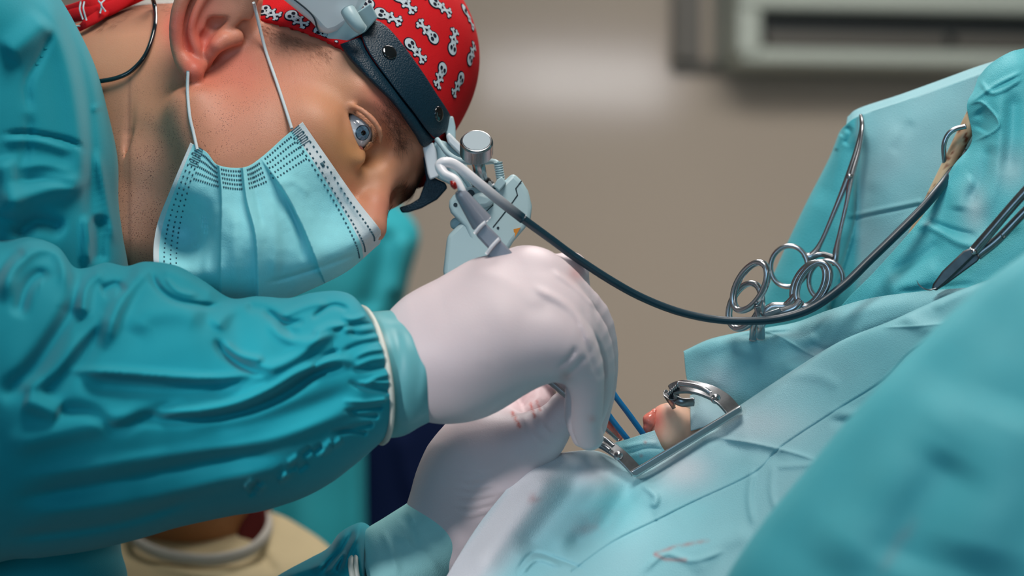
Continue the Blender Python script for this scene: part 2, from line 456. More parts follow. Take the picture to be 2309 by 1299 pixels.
# ------------------------------------------------------------------ the surgeon's head
Fw = np.array([0.78, -0.49, -0.40]); Up = np.array([0.62, 0.46, 0.64]); Lt = np.array([0.13, 0.74, -0.66])
Fw /= np.linalg.norm(Fw); Up -= Fw * (Up @ Fw); Up /= np.linalg.norm(Up); Lt2 = np.cross(Up, Fw); Lt2 /= np.linalg.norm(Lt2)
Lt = Lt2 if Lt2 @ Lt > 0 else -Lt2
E = W1(800, 297, 0.013); E = np.array(E); HS = 0.00106
AX = np.stack([Fw, Up, Lt])
def H(f, u, l): return E + HS * (f * Fw + u * Up + l * Lt)
def h_ell(P, c, r): return s_ell(P, H(*c), AX, np.array(r) * HS)
def h_chain(P, pts, k=0.003): return s_chain(P, [(H(*p[:3]), p[3] * HS) for p in pts], k)

def sdf_ear(P):
    # helix rim, antihelix, tragus, lobe: traced as tubes over a thin plate, with the concha hollowed out
    plate = pxchain(P, [(540, -60, .010, 50), (480, -10, .010, 60), (447, 40, .010, 50), (443, 90, .010, 44), (440, 130, .010, 34)], .004)
    plate = -smin(-plate, -(np.abs(P[:, 1] - 0.0145) - 0.0065), .004)
    con = np.minimum(pxchain(P, [(510, 46, .004, 15), (484, 54, .004, 21), (462, 84, .004, 15), (457, 116, .005, 9), (461, 134, .006, 6)], .003), pxchain(P, [(504, 52, .010, 13), (484, 58, .010, 18), (464, 84, .010, 12), (459, 116, .010, 7)], .003))
    plate = smin(plate, pxchain(P, [(560, 0, .030, 34), (535, 50, .030, 40), (500, 90, .030, 46), (465, 110, .032, 40)], .004), .004)
    e = ssub(plate, con, .003)
    e = ssub(e, pxchain(P, [(545, -60, .002, 8), (470, -55, .002, 9), (428, 0, .002, 9), (411, 50, .003, 8), (412, 92, .004, 5)], .002, 16), .003)
    e = ssub(e, pxchain(P, [(532, 8, .004, 9), (508, -14, .004, 8)], .002), .003)
    helix = pxchain(P, [(560, 34, .014, 12), (572, -30, .006, 15), (535, -88, .001, 17), (465, -84, .000, 17), (415, -10, .000, 17), (398, 50, .001, 16), (399, 104, .003, 15), (413, 144, .004, 16), (434, 161, .005, 18)], .002, 24)
    e = smin(e, helix, .003)
    anti = pxchain(P, [(500, -50, .006, 9), (458, -4, .0055, 10), (436, 42, .005, 9), (432, 80, .006, 9), (444, 118, .007, 9), (448, 140, .009, 9)], .002, 20)
    e = smin(e, anti, .004)
    lobe = pxchain(P, [(418, 138, .004, 17), (435, 162, .001, 21), (453, 150, .006, 13)], .004)
    e = smin(e, lobe, .004)
    crus = pxchain(P, [(496, 78, .014, 8), (520, 56, .013, 11), (546, 20, .012, 14), (562, -30, .010, 14)], .003, 10)
    e = smin(e, crus, .004)
    trag = pxchain(P, [(530, 84, .016, 20), (505, 92, .011, 16), (488, 104, .008, 12), (475, 124, .010, 9), (470, 138, .013, 8)], .005)
    return smin(e, trag, .003)

def sdf_head0(P):
    s = h_ell(P, (-72, 34, 31), (93, 78, 74))
    s = smin(s, h_ell(P, (-26, 22, 31), (46, 44, 58)), .02)
    s = smin(s, h_ell(P, (-22, -34, 31), (42, 48, 46)), .025)
    s = smin(s, h_ell(P, (-18, -80, 31), (36, 32, 36)), .03)
    s = smin(s, h_ell(P, (6, -100, 31), (16, 16, 24)), .02)
    s = smin(s, h_chain(P, [(-80, -58, -28, 15), (-45, -80, -12, 14), (-8, -100, 14, 13)]), .03)
    s = smin(s, h_ell(P, (-46, -36, 2), (42, 46, 36)), .03)
    s = smin(s, h_ell(P, (-14, -20, -6), (18, 13, 20)), .02)
    # brow ridges, bridge and tip of the nose
    for q in (1, -1):
        m = lambda l: 31 + q * (l - 31)
        s = smin(s, h_chain(P, [(-6, 17, m(-17), 7), (8, 18, m(-4), 7), (14, 15, m(12), 7), (15, 11, m(24), 6)]), .012)
    # neck and throat
    neck = pxchain(P, [(520, 190, .085, 200), (330, 240, .10, 215), (60, 330, .12, 250)], .03)
    neck = smin(neck, pxchain(P, [(470, 430, .05, 120), (300, 560, .08, 150), (120, 660, .10, 180)], .03), .05)
    neck = smin(neck, pxchain(P, [(372, 300, .03, 34), (340, 370, .03, 38), (290, 520, .035, 46)], .01), .03)
    s = smin(s, neck, .03)
    # eye sockets
    s = ssub(s, h_ell(P, (13, -1, 0), (15, 13, 19)), .014)
    s = ssub(s, h_ell(P, (13, -1, 62), (15, 13, 19)), .014)
    s = smin(s, h_chain(P, [(15, 10, 31, 8), (20, -6, 31, 8), (30, -24, 31, 9), (40, -40, 31, 11)]), .012)
    s = smin(s, h_chain(P, [(26, -44, 20, 8), (26, -44, 42, 8)]), .01)
    return s

ALM = catmull([(786, 256), (802, 262), (822, 276), (837, 295), (839, 312), (829, 323), (817, 338), (808, 327), (799, 308), (792, 283)], 40, closed=True)
def almond(P, grow=0.0):
    x, y = toPX(P); best, _, _ = pdist(x, y, np.vstack([ALM, ALM[:1]]))
    inside = np.zeros(x.shape, bool); n = len(ALM)
    for i in range(n):
        a, b = ALM[i], ALM[(i+1) % n]
        c = ((a[1] > y) != (b[1] > y)) & (x < (b[0]-a[0]) * (y-a[1]) / (b[1]-a[1] + 1e-12) + a[0]); inside ^= c
    return np.where(inside, -best, best) * 0.0003 - grow
R_EYE = 0.0128
def sdf_head(P):
    s = sdf_head0(P)
    lid = np.linalg.norm(P - E, axis=-1) - (R_EYE + 0.0022)
    lid = smin(lid, np.linalg.norm(P - H(0, 0, 62), axis=-1) - (R_EYE + 0.0022), .001)
    s = smin(s, lid, .006)
    # upper lid fold, lower lid rim and bag
    s = smin(s, pxchain(P, [(776, 240, .006, 4), (805, 243, -.003, 6), (838, 268, -.005, 7), (857, 298, -.003, 6), (856, 325, .002, 4)], .002, 14), .004)
    s = smin(s, pxchain(P, [(783, 266, .004, 3), (789, 300, .001, 4), (800, 328, .002, 4), (815, 345, .004, 3)], .002, 12), .004)
    s = smin(s, pxchain(P, [(770, 280, .004, 4), (774, 312, .001, 5), (790, 345, .001, 5), (812, 360, .002, 4)], .002, 12), .012)
    # the neck crease
    s = ssub(s, pxchain(P, [(292, 175, .022, 4), (291, 300, .024, 4), (290, 430, .022, 4)], .002) , .006)
    near = np.linalg.norm(P - E, axis=-1) < 0.035
    if near.any():
        Q = P[near]; al = np.maximum(almond(Q), Q[:, 1] - (E[1] + 0.004))
        s = s.copy(); s[near] = ssub(s[near], al, .0012)
        s[near] = np.maximum(s[near], -(np.linalg.norm(Q - E, axis=-1) - (R_EYE - 0.0012)))
    nb = (P[:, 0] < W1(610, 0, 0)[0]) & (P[:, 0] > W1(340, 0, 0)[0]) & (P[:, 2] > W1(0, 240, 0)[2])
    if nb.any():
        s = s.copy(); s[nb] = smin(s[nb], sdf_ear(P[nb]), .006)
    return s
def sdf_face(P): return sdf_head0(P)
# ------------------------------------------------------------------ the room
def box(x0, x1, y0, y1, z0, z1):
    V = [(x, y, z) for x in (x0, x1) for y in (y0, y1) for z in (z0, z1)]
    F = [(0, 1, 3, 2), (4, 6, 7, 5), (0, 4, 5, 1), (2, 3, 7, 6), (0, 2, 6, 4), (1, 5, 7, 3)]
    return np.array(V, float), F
def rotz(V, a, c=(0, 0)):
    V = np.array(V, float); x = V[:, 0] - c[0]; y = V[:, 1] - c[1]
    V[:, 0] = c[0] + x * math.cos(a) - y * math.sin(a); V[:, 1] = c[1] + x * math.sin(a) + y * math.cos(a); return V
YAW = math.radians(9)          # the back wall recedes to the right
BW = (0.0, 3.2)
def wallbox(x0, x1, y0, y1, z0, z1, mb, mi=0):
    V, F = box(x0, x1, BW[1] + y0, BW[1] + y1, z0, z1); mb.add((rotz(V, YAW, BW), F), mi)
mb = MB(); wallbox(-4.5, 4.5, 0, 0.15, 0, 2.9, mb); structure(mb.build('wall_back', M_wall, smooth=False))
V, F = box(-3.9, 4.2, -4.2, 4.3, -0.1, 0.0); structure(mesh('floor', V, F, M_floor, smooth=False))
V, F = box(-3.9, 4.2, -4.2, 4.3, 2.9, 3.0); structure(mesh('ceiling', V, F, M_ceil, smooth=False))
V, F = box(-3.9, -3.8, -4.2, 4.3, 0, 2.9); structure(mesh('wall_left', V, F, M_wall, smooth=False))
V, F = box(4.1, 4.2, -4.2, 4.3, 0, 2.9); structure(mesh('wall_right', V, F, M_wall, smooth=False))
mb = MB()
for b in ((-3.8, -2.0, -4.2, -4.1, 0, 2.9), (0.0, 4.1, -4.2, -4.1, 0, 2.9), (-2.0, 0.0, -4.2, -4.1, 0, 0.9), (-2.0, 0.0, -4.2, -4.1, 2.5, 2.9)): mb.add(box(*b))
structure(mb.build('wall_front', M_wall, smooth=False))
# post and cove on the back wall
mb = MB(); wallbox(0.322, 0.374, -0.05, 0, 1.755, 2.9, mb); structure(mb.build('trim_1', M_wallgrey, smooth=False))
mb = MB(); wallbox(0.322, 4.4, -0.025, 0, 1.735, 1.755, mb); structure(mb.build('trim_2', M_wallgrey, smooth=False))
# windows behind the camera: the tall one is added to frame the cool fill, the high one shows as a soft reflection on the glossy wall
M_sky = material('daylight_glass', srgb(225, 232, 240), 0.2, emit=((0.95, 0.93, 0.95, 1), 9.0)); M_frame = material('window_frame', srgb(200, 200, 198), 0.4)
def win(name, x0, x1, z0, z1, bars, panes=True):
    m_ = MB(); w_ = .04
    for b in [(x0-w_, x1+w_, -4.1, -4.05, z0-w_, z0), (x0-w_, x1+w_, -4.1, -4.05, z1, z1+w_), (x0-w_, x0, -4.1, -4.05, z0, z1), (x1, x1+w_, -4.1, -4.05, z0, z1)] + [(b-.02, b+.02, -4.1, -4.05, z0, z1) for b in bars]: m_.add(box(*b))
    f = structure(m_.build(name, M_frame, smooth=False))
    if panes: m_ = MB(); m_.add(box(x0, x1, -4.098, -4.09, z0, z1)); m_.build('pane', M_sky, f, smooth=False)
win('added_window_1', -2.0, 0.0, 0.9, 2.5, [-1.0], False)
win('window_2', 2.22, 3.22, 2.24, 2.52, [2.38])


# wall-hung air conditioner
acx = W1(1640, 100, 3.2)
t = thing('air_conditioner', rotz([(acx[0], BW[1] - 0.02, 1.80)], YAW, BW)[0], 'pale wall-mounted air conditioner with a long dark outlet slot, far behind the drape', 'air conditioner')
mb = MB(); x0, x1 = acx[0] - 0.02, acx[0] + 1.25
wallbox_, ZO = wallbox, 0.0
def wallbox(a, b, c, d, e, f, mb, mi=0): wallbox_(a, b, c, d, e + ZO, f + ZO, mb, mi)
wallbox(x0, x1, -0.22, 0, 1.838, 2.15, mb); wallbox(x0 + .01, x1 - .01, -0.20, 0, 1.735, 1.768, mb); wallbox(x0, x0 + .05, -0.21, 0, 1.75, 1.86, mb); wallbox(x1-.05, x1, -0.21, 0, 1.75, 1.86, mb)
mb.build('casing', M_ac, t, smooth=False, bevel=0.012)
mb = MB(); wallbox(x0 + .045, x1 - .045, -0.17, -0.1, 1.763, 1.842, mb); mb.build('outlet_slot', M_dark, t, smooth=False)
for k in range(3):
    a = x0 + 0.06 + k * 0.38
    mb = MB(); wallbox(a, a + 0.36, -0.205, -0.165, 1.772, 1.796, mb); mb.build('louvre', M_wallgrey, t, smooth=False)

wallbox = wallbox_

# ------------------------------------------------------------------ the surgeon
surgeon = thing('person', (W1(100, 500, 0.05)[0], 0.05, 0.0), 'person in teal gown, mask and red skull-print cap leaning over the drape, hands gloved', 'person')
lo = np.array(W1(-200, 860, 0)); hi = np.array(W1(1110, -420, 0)); lo[1] = -.13; hi[1] = .27
HV, HF = sdf_mesh(sdf_head, lo, hi, 0.0019)
x, y = toPX(HV); q = (HV - E) @ AX.T / HS
g2 = lambda cx, cy, r: np.exp(-(((x - cx)**2 + (y - cy)**2) / (r * r)))
nz = fnoise(x, y, 30, 3)
front = HV[:, 1] < 0.09
red = (1.1 * g2(398, 70, 34) + .9 * g2(430, 160, 30) + .6 * g2(470, 10, 60) + 0.8 * g2(430, 60, 60) + 0.6 * g2(470, 150, 60) + .7 * g2(540, 150, 70) + .5 * g2(700, 170, 60) + .9 * g2(860, 210, 45) + .8 * g2(905, 260, 40) + .35 * g2(560, 260, 120) + .5 * g2(870, 460, 40) + .7 * g2(450, 85, 40) + .4 * g2(900, 330, 50)) * (0.85 + .3 * nz)
yel = (.6 * g2(770, 330, 60) + .5 * g2(740, 200, 80) + .6 * g2(820, 370, 60) + .35 * g2(310, 180, 120) + .35 * g2(900, 330, 60) + .3 * g2(650, 420, 150))
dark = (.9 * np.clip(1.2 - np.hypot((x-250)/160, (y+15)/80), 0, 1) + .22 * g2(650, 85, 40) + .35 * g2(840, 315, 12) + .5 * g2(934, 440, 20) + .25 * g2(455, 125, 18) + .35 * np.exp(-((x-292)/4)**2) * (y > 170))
stub = np.clip(1.2 * g2(350, 420, 150) + .9 * g2(420, 300, 110) + .5 * g2(560, 230, 120) + .5 * g2(330, 560, 120), 0, 1)
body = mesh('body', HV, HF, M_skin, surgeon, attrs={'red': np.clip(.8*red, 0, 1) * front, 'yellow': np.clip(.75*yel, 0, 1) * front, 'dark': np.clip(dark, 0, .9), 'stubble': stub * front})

# eyes
def eyeball(c, gaze, parent):
    gaze = np.array(gaze) / np.linalg.norm(gaze); t1 = np.cross(gaze, (0.1, 0.3, 1)); t1 /= np.linalg.norm(t1); t2 = np.cross(gaze, t1)
    V = []; n = 40; rings = 28; r = R_EYE - 0.0002; F = []; M = []
    ths = np.r_[0.02, 0.08, 0.135, 0.14, 0.37, 0.43, 0.47, np.linspace(0.55, math.pi - 0.02, rings - 7)]
    for th in ths:
        rr = r + (0.0008 * max(0, 1 - (th / 0.5) ** 2))
        for k in range(n):
            ph = 2 * math.pi * k / n
            V.append(c + rr * (math.cos(th) * gaze + math.sin(th) * (math.cos(ph) * t1 + math.sin(ph) * t2)))
    for i in range(len(ths) - 1):
        mi = 3 if ths[i] < 0.135 else 1 if ths[i] < 0.37 else 2 if ths[i] < 0.43 else 0
        for k in range(n): F.append((i*n+k, i*n+(k+1) % n, (i+1)*n+(k+1) % n, (i+1)*n+k)); M.append(mi)
    F.append(tuple(range(n))[::-1]); M.append(3)
    mesh('eye', V, F, [M_eye, M_iris, M_irisd, M_pupil], parent, fmat=M, flip=True)
eyeball(E, np.array(W1(823, 302, -0.5)) * 0 + np.array([0.0063, -0.0108, -0.0015]), surgeon)
eyeball(H(0, 0, 62), Fw, surgeon)
# caruncle and wet lower lid rim
V, F = ctube([(806, 326, .0075), (813, 335, .0075), (817, 341, .010)], [.0009, .0016, .0008], 12, 8)
mesh('caruncle', V, F, M_tissue, surgeon)

# hair strands (brows, lashes, temple and nape)
rng = random.Random(5)
def strands(name, specs, mat_, parent, seg=4, surf=sdf_head0):
    """specs: (px, py, dirx, diry, length px, radius mm, lift mm)"""
    S = np.array([s[:2] for s in specs], float); d = trace(surf, S[:, 0], S[:, 1])
    V = []; F = []
    ok = ~np.isnan(d); P0 = W(S[:, 0], S[:, 1], np.nan_to_num(d)); 
    N = grad(surf, P0)
    for i, s in enumerate(specs):
        if not ok[i]: continue
        D = FD + d[i]; dv = np.array([s[2], 0, -s[3]]); dv = dv - N[i] * (dv @ N[i]); dv /= np.linalg.norm(dv) + 1e-9
        L = s[4] * 0.0003; base = len(V); side = np.cross(N[i], dv)
        curl = rng.uniform(-.35, .35)
        for k in range(seg + 1):
            u = k / seg; c = P0[i] + dv * L * u + side * L * curl * u * u + N[i] * (s[6] * 0.001 * math.sin(min(u * 1.6, 1.57)) + 0.0002)
            r = s[5] * 0.001 * (1 - 0.85 * u)
            for a in range(3): V.append(c + r * (side * math.cos(a * 2.094) + N[i] * math.sin(a * 2.094)))
            if k:
                b = base + (k - 1) * 3
                for a in range(3): F.append((b + a, b + (a+1) % 3, b + 3 + (a+1) % 3, b + 3 + a))
    return mesh(name, V, F, mat_, parent)
sp = []
for k in range(620):      # near brow: runs from the temple side down beside the headband toward the bridge
    u = rng.random() ** 0.8; cx = 862 + 44 * u + 8 * math.sin(u * 3); cy = 222 + 112 * u; w_ = 14 + 10 * math.sin(math.pi * min(1, u * 1.1))
    cx += rng.gauss(0, w_ * .6); cy += rng.gauss(0, 7)
    a = math.radians(rng.gauss(28 - 20 * (cx - 890) / 40, 26)) if u < 0.55 else math.radians(rng.gauss(40, 40))
    sp.append((cx, cy, math.cos(a + .35), math.sin(a + .35), rng.uniform(14, 30), 0.06, rng.uniform(.3, 1.2)))
strands('eyebrow', sp, M_hair, surgeon)
sp = []
for k in range(260):
    u = rng.random(); cx = 912 + 30 * u + rng.gauss(0, 7); cy = 418 + 26 * u + rng.gauss(0, 9)
    sp.append((cx, cy, -0.4 + rng.gauss(0, .3), 1, rng.uniform(16, 28), 0.06, rng.uniform(.5, 1.6)))
strands('eyebrow', sp, M_hair, surgeon)
def lash(pts, dirs, L, n, name):
    mbx = MB(); P = catmull(np.array(pts, float), n)
    for i in range(n):
        u = i / (n - 1); dx, dy = dirs[0][0] * (1-u) + dirs[1][0] * u, dirs[0][1] * (1-u) + dirs[1][1] * u
        l = L * rng.uniform(.6, 1.1); j = rng.gauss(0, .28); px_, py_, d_ = P[i]
        c = [(px_, py_, d_), (px_ + (dx+j) * l * .5, py_ + dy * l * .45, d_ - .0022), (px_ + (dx+j) * l, py_ + dy * l * .75, d_ - .0042)]
        mbx.add(ctube(c, [.00010, .00007, .00002], 5, 4))
    mbx.build(name, M_lash, surgeon)
lash([(796, 254, .002), (826, 272, -.001), (843, 297, .0), (838, 320, .004)], ((0.5, -.1), (0.75, .5)), 21, 34, 'eyelash')
lash([(790, 288, .004), (800, 318, .004), (812, 338, .006)], ((-.5, .1), (-.3, .6)), 8, 12, 'eyelash')
mbx = MB()
for k in range(16):
    u = k / 15; mbx.add(ctube([(886 - 8*u, 462 + 14*u, .05), (878 - 6*u, 474 + 12*u, .046), (868 + 8*rng.random(), 484 + 12*u, .045)], [.00015, .0001, .00003], 5, 4))
mbx.build('eyelash', M_lash, surgeon)
sp = []
for k in range(900):
    u = rng.random(); v = abs(rng.gauss(0, .5)); cx = 585 + 160 * u; cy = 52 + 60 * u + v * 42
    if cy > 62 + 62 * u + 30 * (1-u): pass
    sp.append((cx, cy, .75 + rng.gauss(0, .2), .75 + rng.gauss(0, .25), rng.uniform(9, 17), 0.035, rng.uniform(.1, .4)))
strands('sideburn', sp, M_hair, surgeon, 2)
sp = []
for k in range(1500):
    cx = rng.uniform(160, 390); cy = -40 + rng.random() ** 1.6 * (95 + 20 * math.sin(cx / 30)) - (cx - 200) * .12
    sp.append((cx, cy, -.5 + rng.gauss(0, .2), .8, rng.uniform(12, 22), 0.06, .3))
strands('nape_hair', sp, M_hair, surgeon, 2)

# gown: shoulder and body, then the near sleeve
FOL = []
sec = [(-620, -420, 20, -420, .02, .10, 0, 0), (-600, -200, 60, -200, .02, .12, 0, 0), (-600, -60, 105, -60, .02, .13, 0, 0), (-600, 40, 165, 45, .02, .13, 0, 0), (-600, 160, 215, 150, .03, .13, 0, 0),
       (-600, 260, 245, 260, .03, .13, 0, 0), (-600, 360, 266, 360, .03, .13, 0, 0), (-600, 450, 269, 450, .03, .13, 0, 0), (-600, 530, 279, 530, .03, .13, 0, 0), (-600, 620, 292, 620, .03, .12, 0, 0), (-600, 760, 300, 760, .03, .11, 0, 0),
       (-600, 1000, 290, 1000, .05, .10, 0, 0), (-600, 1200, 272, 1215, .06, .10, 0, 0), (-600, 1320, 290, 1320, .06, .10, 0, 0), (-600, 1600, 300, 1600, .06, .10, 0, 0)]
X, Y, D, fr = hull_grid(sec, 260, 220)
fl = [([(120, -60), (185, 170), (205, 330), (205, 430), (210, 540)], 16, -9), ([(90, -60), (150, 130), (178, 300), (180, 420), (150, 460)], 26, 9),
      ([(10, 130), (60, 90), (110, 40)], 30, 10), ([(125, 60), (90, 130), (62, 190), (70, 260)], 8, -5), ([(0, 305), (60, 300), (160, 320), (200, 350)], 6, -5), ([(0, 320), (80, 318), (170, 345)], 10, 4),
      ([(30, 380), (100, 372), (170, 390)], 12, 4), ([(20, 410), (90, 405), (180, 420)], 9, -4), ([(60, 250), (66, 300), (40, 420)], 10, -4), ([(0, 350), (20, 420), (10, 500)], 30, 12),
      ([(215, 330), (240, 450), (262, 560)], 10, 6), ([(196, 480), (196, 600)], 10, 10), ([(222, 480), (222, 600)], 16, -12), ([(0, 470), (70, 440), (150, 420), (190, 440)], 26, 14), ([(30, 540), (80, 500), (150, 520)], 20, -12),
      ([(235, 200), (262, 330), (268, 470)], 9, 4), ([(205, 250), (225, 240), (250, 235)], 6, 2)]
for k in range(26):
    yy = 190 + k * 14; fl.append(([(205, yy), (235, yy - 12), (262, yy - 8)], 4, 0.3))
D = folds(X, Y, D, fl, fr); D -= fr * fnoise(X, Y, 90, 11) * 0.003
V = W(X, Y, D).reshape(-1, 3); F = gridfaces(260, 220, False, True)
mesh('gown', V, F, M_gown, surgeon, flip=True)

sec = [(-330, 520, -330, 1400, -.06, .085, 0, 0), (-160, 520, -160, 1330, -.07, .095, 0, 0), (0, 540, 0, 1268, -.08, .10, 0, 0), (70, 535, 90, 1258, -.08, .10, 0, 0), (130, 556, 180, 1246, -.08, .10, 0, 0), (165, 600, 240, 1234, -.08, .10, 0, 0), (195, 604, 290, 1222, -.08, .10, 0, 0),
       (240, 592, 340, 1208, -.08, .098, 0, 0), (285, 600, 385, 1194, -.08, .097, 0, 0), (330, 590, 425, 1184, -.08, .096, 0, 0), (400, 600, 480, 1172, -.08, .094, 0, 0), (460, 634, 530, 1162, -.08, .09, 0, 0), (520, 672, 580, 1155, -.082, .085, 0, 0),
       (580, 668, 630, 1142, -.084, .08, 0, 0), (650, 672, 690, 1120, -.085, .072, 4, 0), (705, 660, 745, 1090, -.086, .065, 8, 0), (760, 656, 790, 1056, -.086, .06, 16, 0), (795, 668, 830, 1022, -.086, .055, 26, 0), (812, 700, 858, 992, -.086, .048, 40, 0), (806, 712, 850, 980, -.086, .040, 34, 0), (790, 760, 826, 940, -.086, .03, 20, 0)]
NU, NT = 420, 360
X, Y, D, fr = hull_grid(sec, NU, NT)
fl = [([(5, 690), (25, 610), (75, 562), (125, 560), (150, 600), (150, 665)], 20, 13), ([(-20, 640), (20, 585), (60, 565)], 12, -6), ([(40, 720), (60, 650), (90, 620), (110, 640)], 16, -9),
      ([(152, 650), (160, 700), (120, 770), (60, 850), (-10, 900)], 22, -14), ([(250, 720), (215, 760), (160, 830), (80, 900)], 30, -10), ([(180, 720), (198, 640), (240, 604)], 16, 12), ([(240, 700), (180, 770), (110, 850), (20, 880)], 16, 7),
      ([(225, 660), (262, 645), (280, 665)], 13, -10), ([(230, 790), (262, 700), (310, 625), (350, 598)], 18, 11), ([(336, 606), (358, 650), (400, 678), (470, 690), (505, 684)], 8, -8), ([(350, 600), (410, 618), (470, 650), (500, 675)], 18, 8), ([(370, 622), (400, 655), (450, 668)], 6, 4),
      ([(300, 760), (330, 710), (400, 700), (470, 720)], 30, 6), ([(140, 836), (250, 838), (370, 847), (480, 853), (590, 842)], 9, 8), ([(160, 866), (300, 876), (420, 880), (560, 870)], 20, -8), ([(540, 690), (600, 700), (640, 735), (680, 765)], 12, -6),
      ([(480, 745), (520, 700), (570, 680)], 18, 7), ([(480, 760), (510, 800), (560, 832), (620, 842)], 10, -7), ([(500, 770), (540, 800), (600, 815)], 9, 6), ([(560, 846), (640, 820), (700, 780), (740, 740)], 16, 8), ([(600, 720), (640, 760), (700, 770), (770, 740)], 12, 5), ([(590, 700), (650, 728), (690, 722)], 8, -5),
      ([(300, 925), (420, 928), (520, 912), (600, 880), (680, 835), (760, 812), (830, 822)], 11, 8), ([(300, 950), (440, 946), (560, 925), (650, 885), (720, 840), (800, 830)], 12, -7), ([(100, 925), (200, 930), (260, 965), (330, 940), (420, 900)], 16, -6), ([(50, 900), (140, 935)], 22, 8),
      ([(0, 1010), (200, 960), (350, 935)], 26, 6), ([(0, 1085), (220, 1050), (420, 1020), (620, 990), (780, 930), (850, 900)], 16, 4), ([(0, 1130), (240, 1090), (480, 1040), (660, 1020)], 18, -6), ([(20, 1170), (300, 1130), (520, 1080), (700, 1040)], 20, 6), ([(0, 1215), (260, 1180), (450, 1120)], 14, -5),
      ([(420, 970), (560, 960), (700, 915), (820, 870)], 20, -4), ([(620, 720), (690, 690), (740, 680)], 10, 5), ([(700, 720), (750, 690), (790, 700)], 7, -5), ([(700, 755), (750, 735), (800, 745)], 9, 5), ([(770, 790), (740, 800), (700, 830)], 6, -4)]
for k in range(15):
    a = k / 14; ex, ey = 822 + 56 * math.sin(math.pi * a), 712 + 265 * a
    L_ = rng.uniform(50, 110); up_ = rng.uniform(-18, 18)
    fl.append(([(ex, ey), (ex - L_ * .5, ey + up_ * .5), (ex - L_, ey + up_ + rng.uniform(-15, 15))], rng.uniform(4, 7), rng.choice([3.5, -3.5, 2.5]), 'g', 'a'))
for k in range(16):
    u = rng.random(); cx, cy = 560 + 250 * u, 1120 - 130 * u - rng.uniform(0, 35)
    fl.append(([(cx - 12, cy + 8), (cx, cy), (cx + 14, cy - 12)], 7, rng.choice([3, -3.5])))
D = folds(X, Y, D, fl, fr); D -= fr * fnoise(X, Y * 1.3, 60, 4) * 0.0016
V = W(X, Y, D).reshape(-1, 3); F = gridfaces(NU, NT, False, True) + [tuple(range((NU-1)*NT, NU*NT))[::-1]]
mesh('sleeve', V, F, M_gown, surgeon, flip=True)

# glove cuff of the near arm: knitted cuff showing through the latex, rolled rim
sec = [(790, 705, 820, 985, -.086, .040, 36, 0), (818, 704, 862, 988, -.086, .043, 40, 0), (860, 701, 905, 984, -.086, .042, 40, 0), (900, 698, 945, 962, -.085, .040, 38, 0), (940, 692, 985, 944, -.084, .038, 38, 0), (985, 678, 1010, 936, -.083, .036, 30, 0), (1010, 690, 1020, 920, -.083, .030, 16, 0)]
X, Y, D, fr = hull_grid(sec, 80, 120)
D = folds(X, Y, D, [([(975, 690), (1022, 760), (1030, 840), (990, 940)], 9, 1.5), ([(880, 720), (900, 800), (890, 960)], 14, -1.5), ([(915, 720), (960, 800), (950, 930)], 12, 1.5), ([(840, 700), (890, 720), (960, 715)], 8, -1.2)], fr)
V = W(X, Y, D).reshape(-1, 3); F = gridfaces(80, 120, False, True)
gc = mesh('glove_cuff', V, F, M_glovecuff, surgeon, flip=True)
th = np.linspace(0, 2*math.pi, 90, endpoint=False)
P = W(838 + 26 * np.sin(th)*1.5 - 22 * np.cos(th), 846 - 147 * np.cos(th), -.086 - .045 * np.sin(th))
V, F = tube(P, 0.0034, 10, closed=True, flat=.6); mesh('glove_rim', V, F, M_roll, gc)

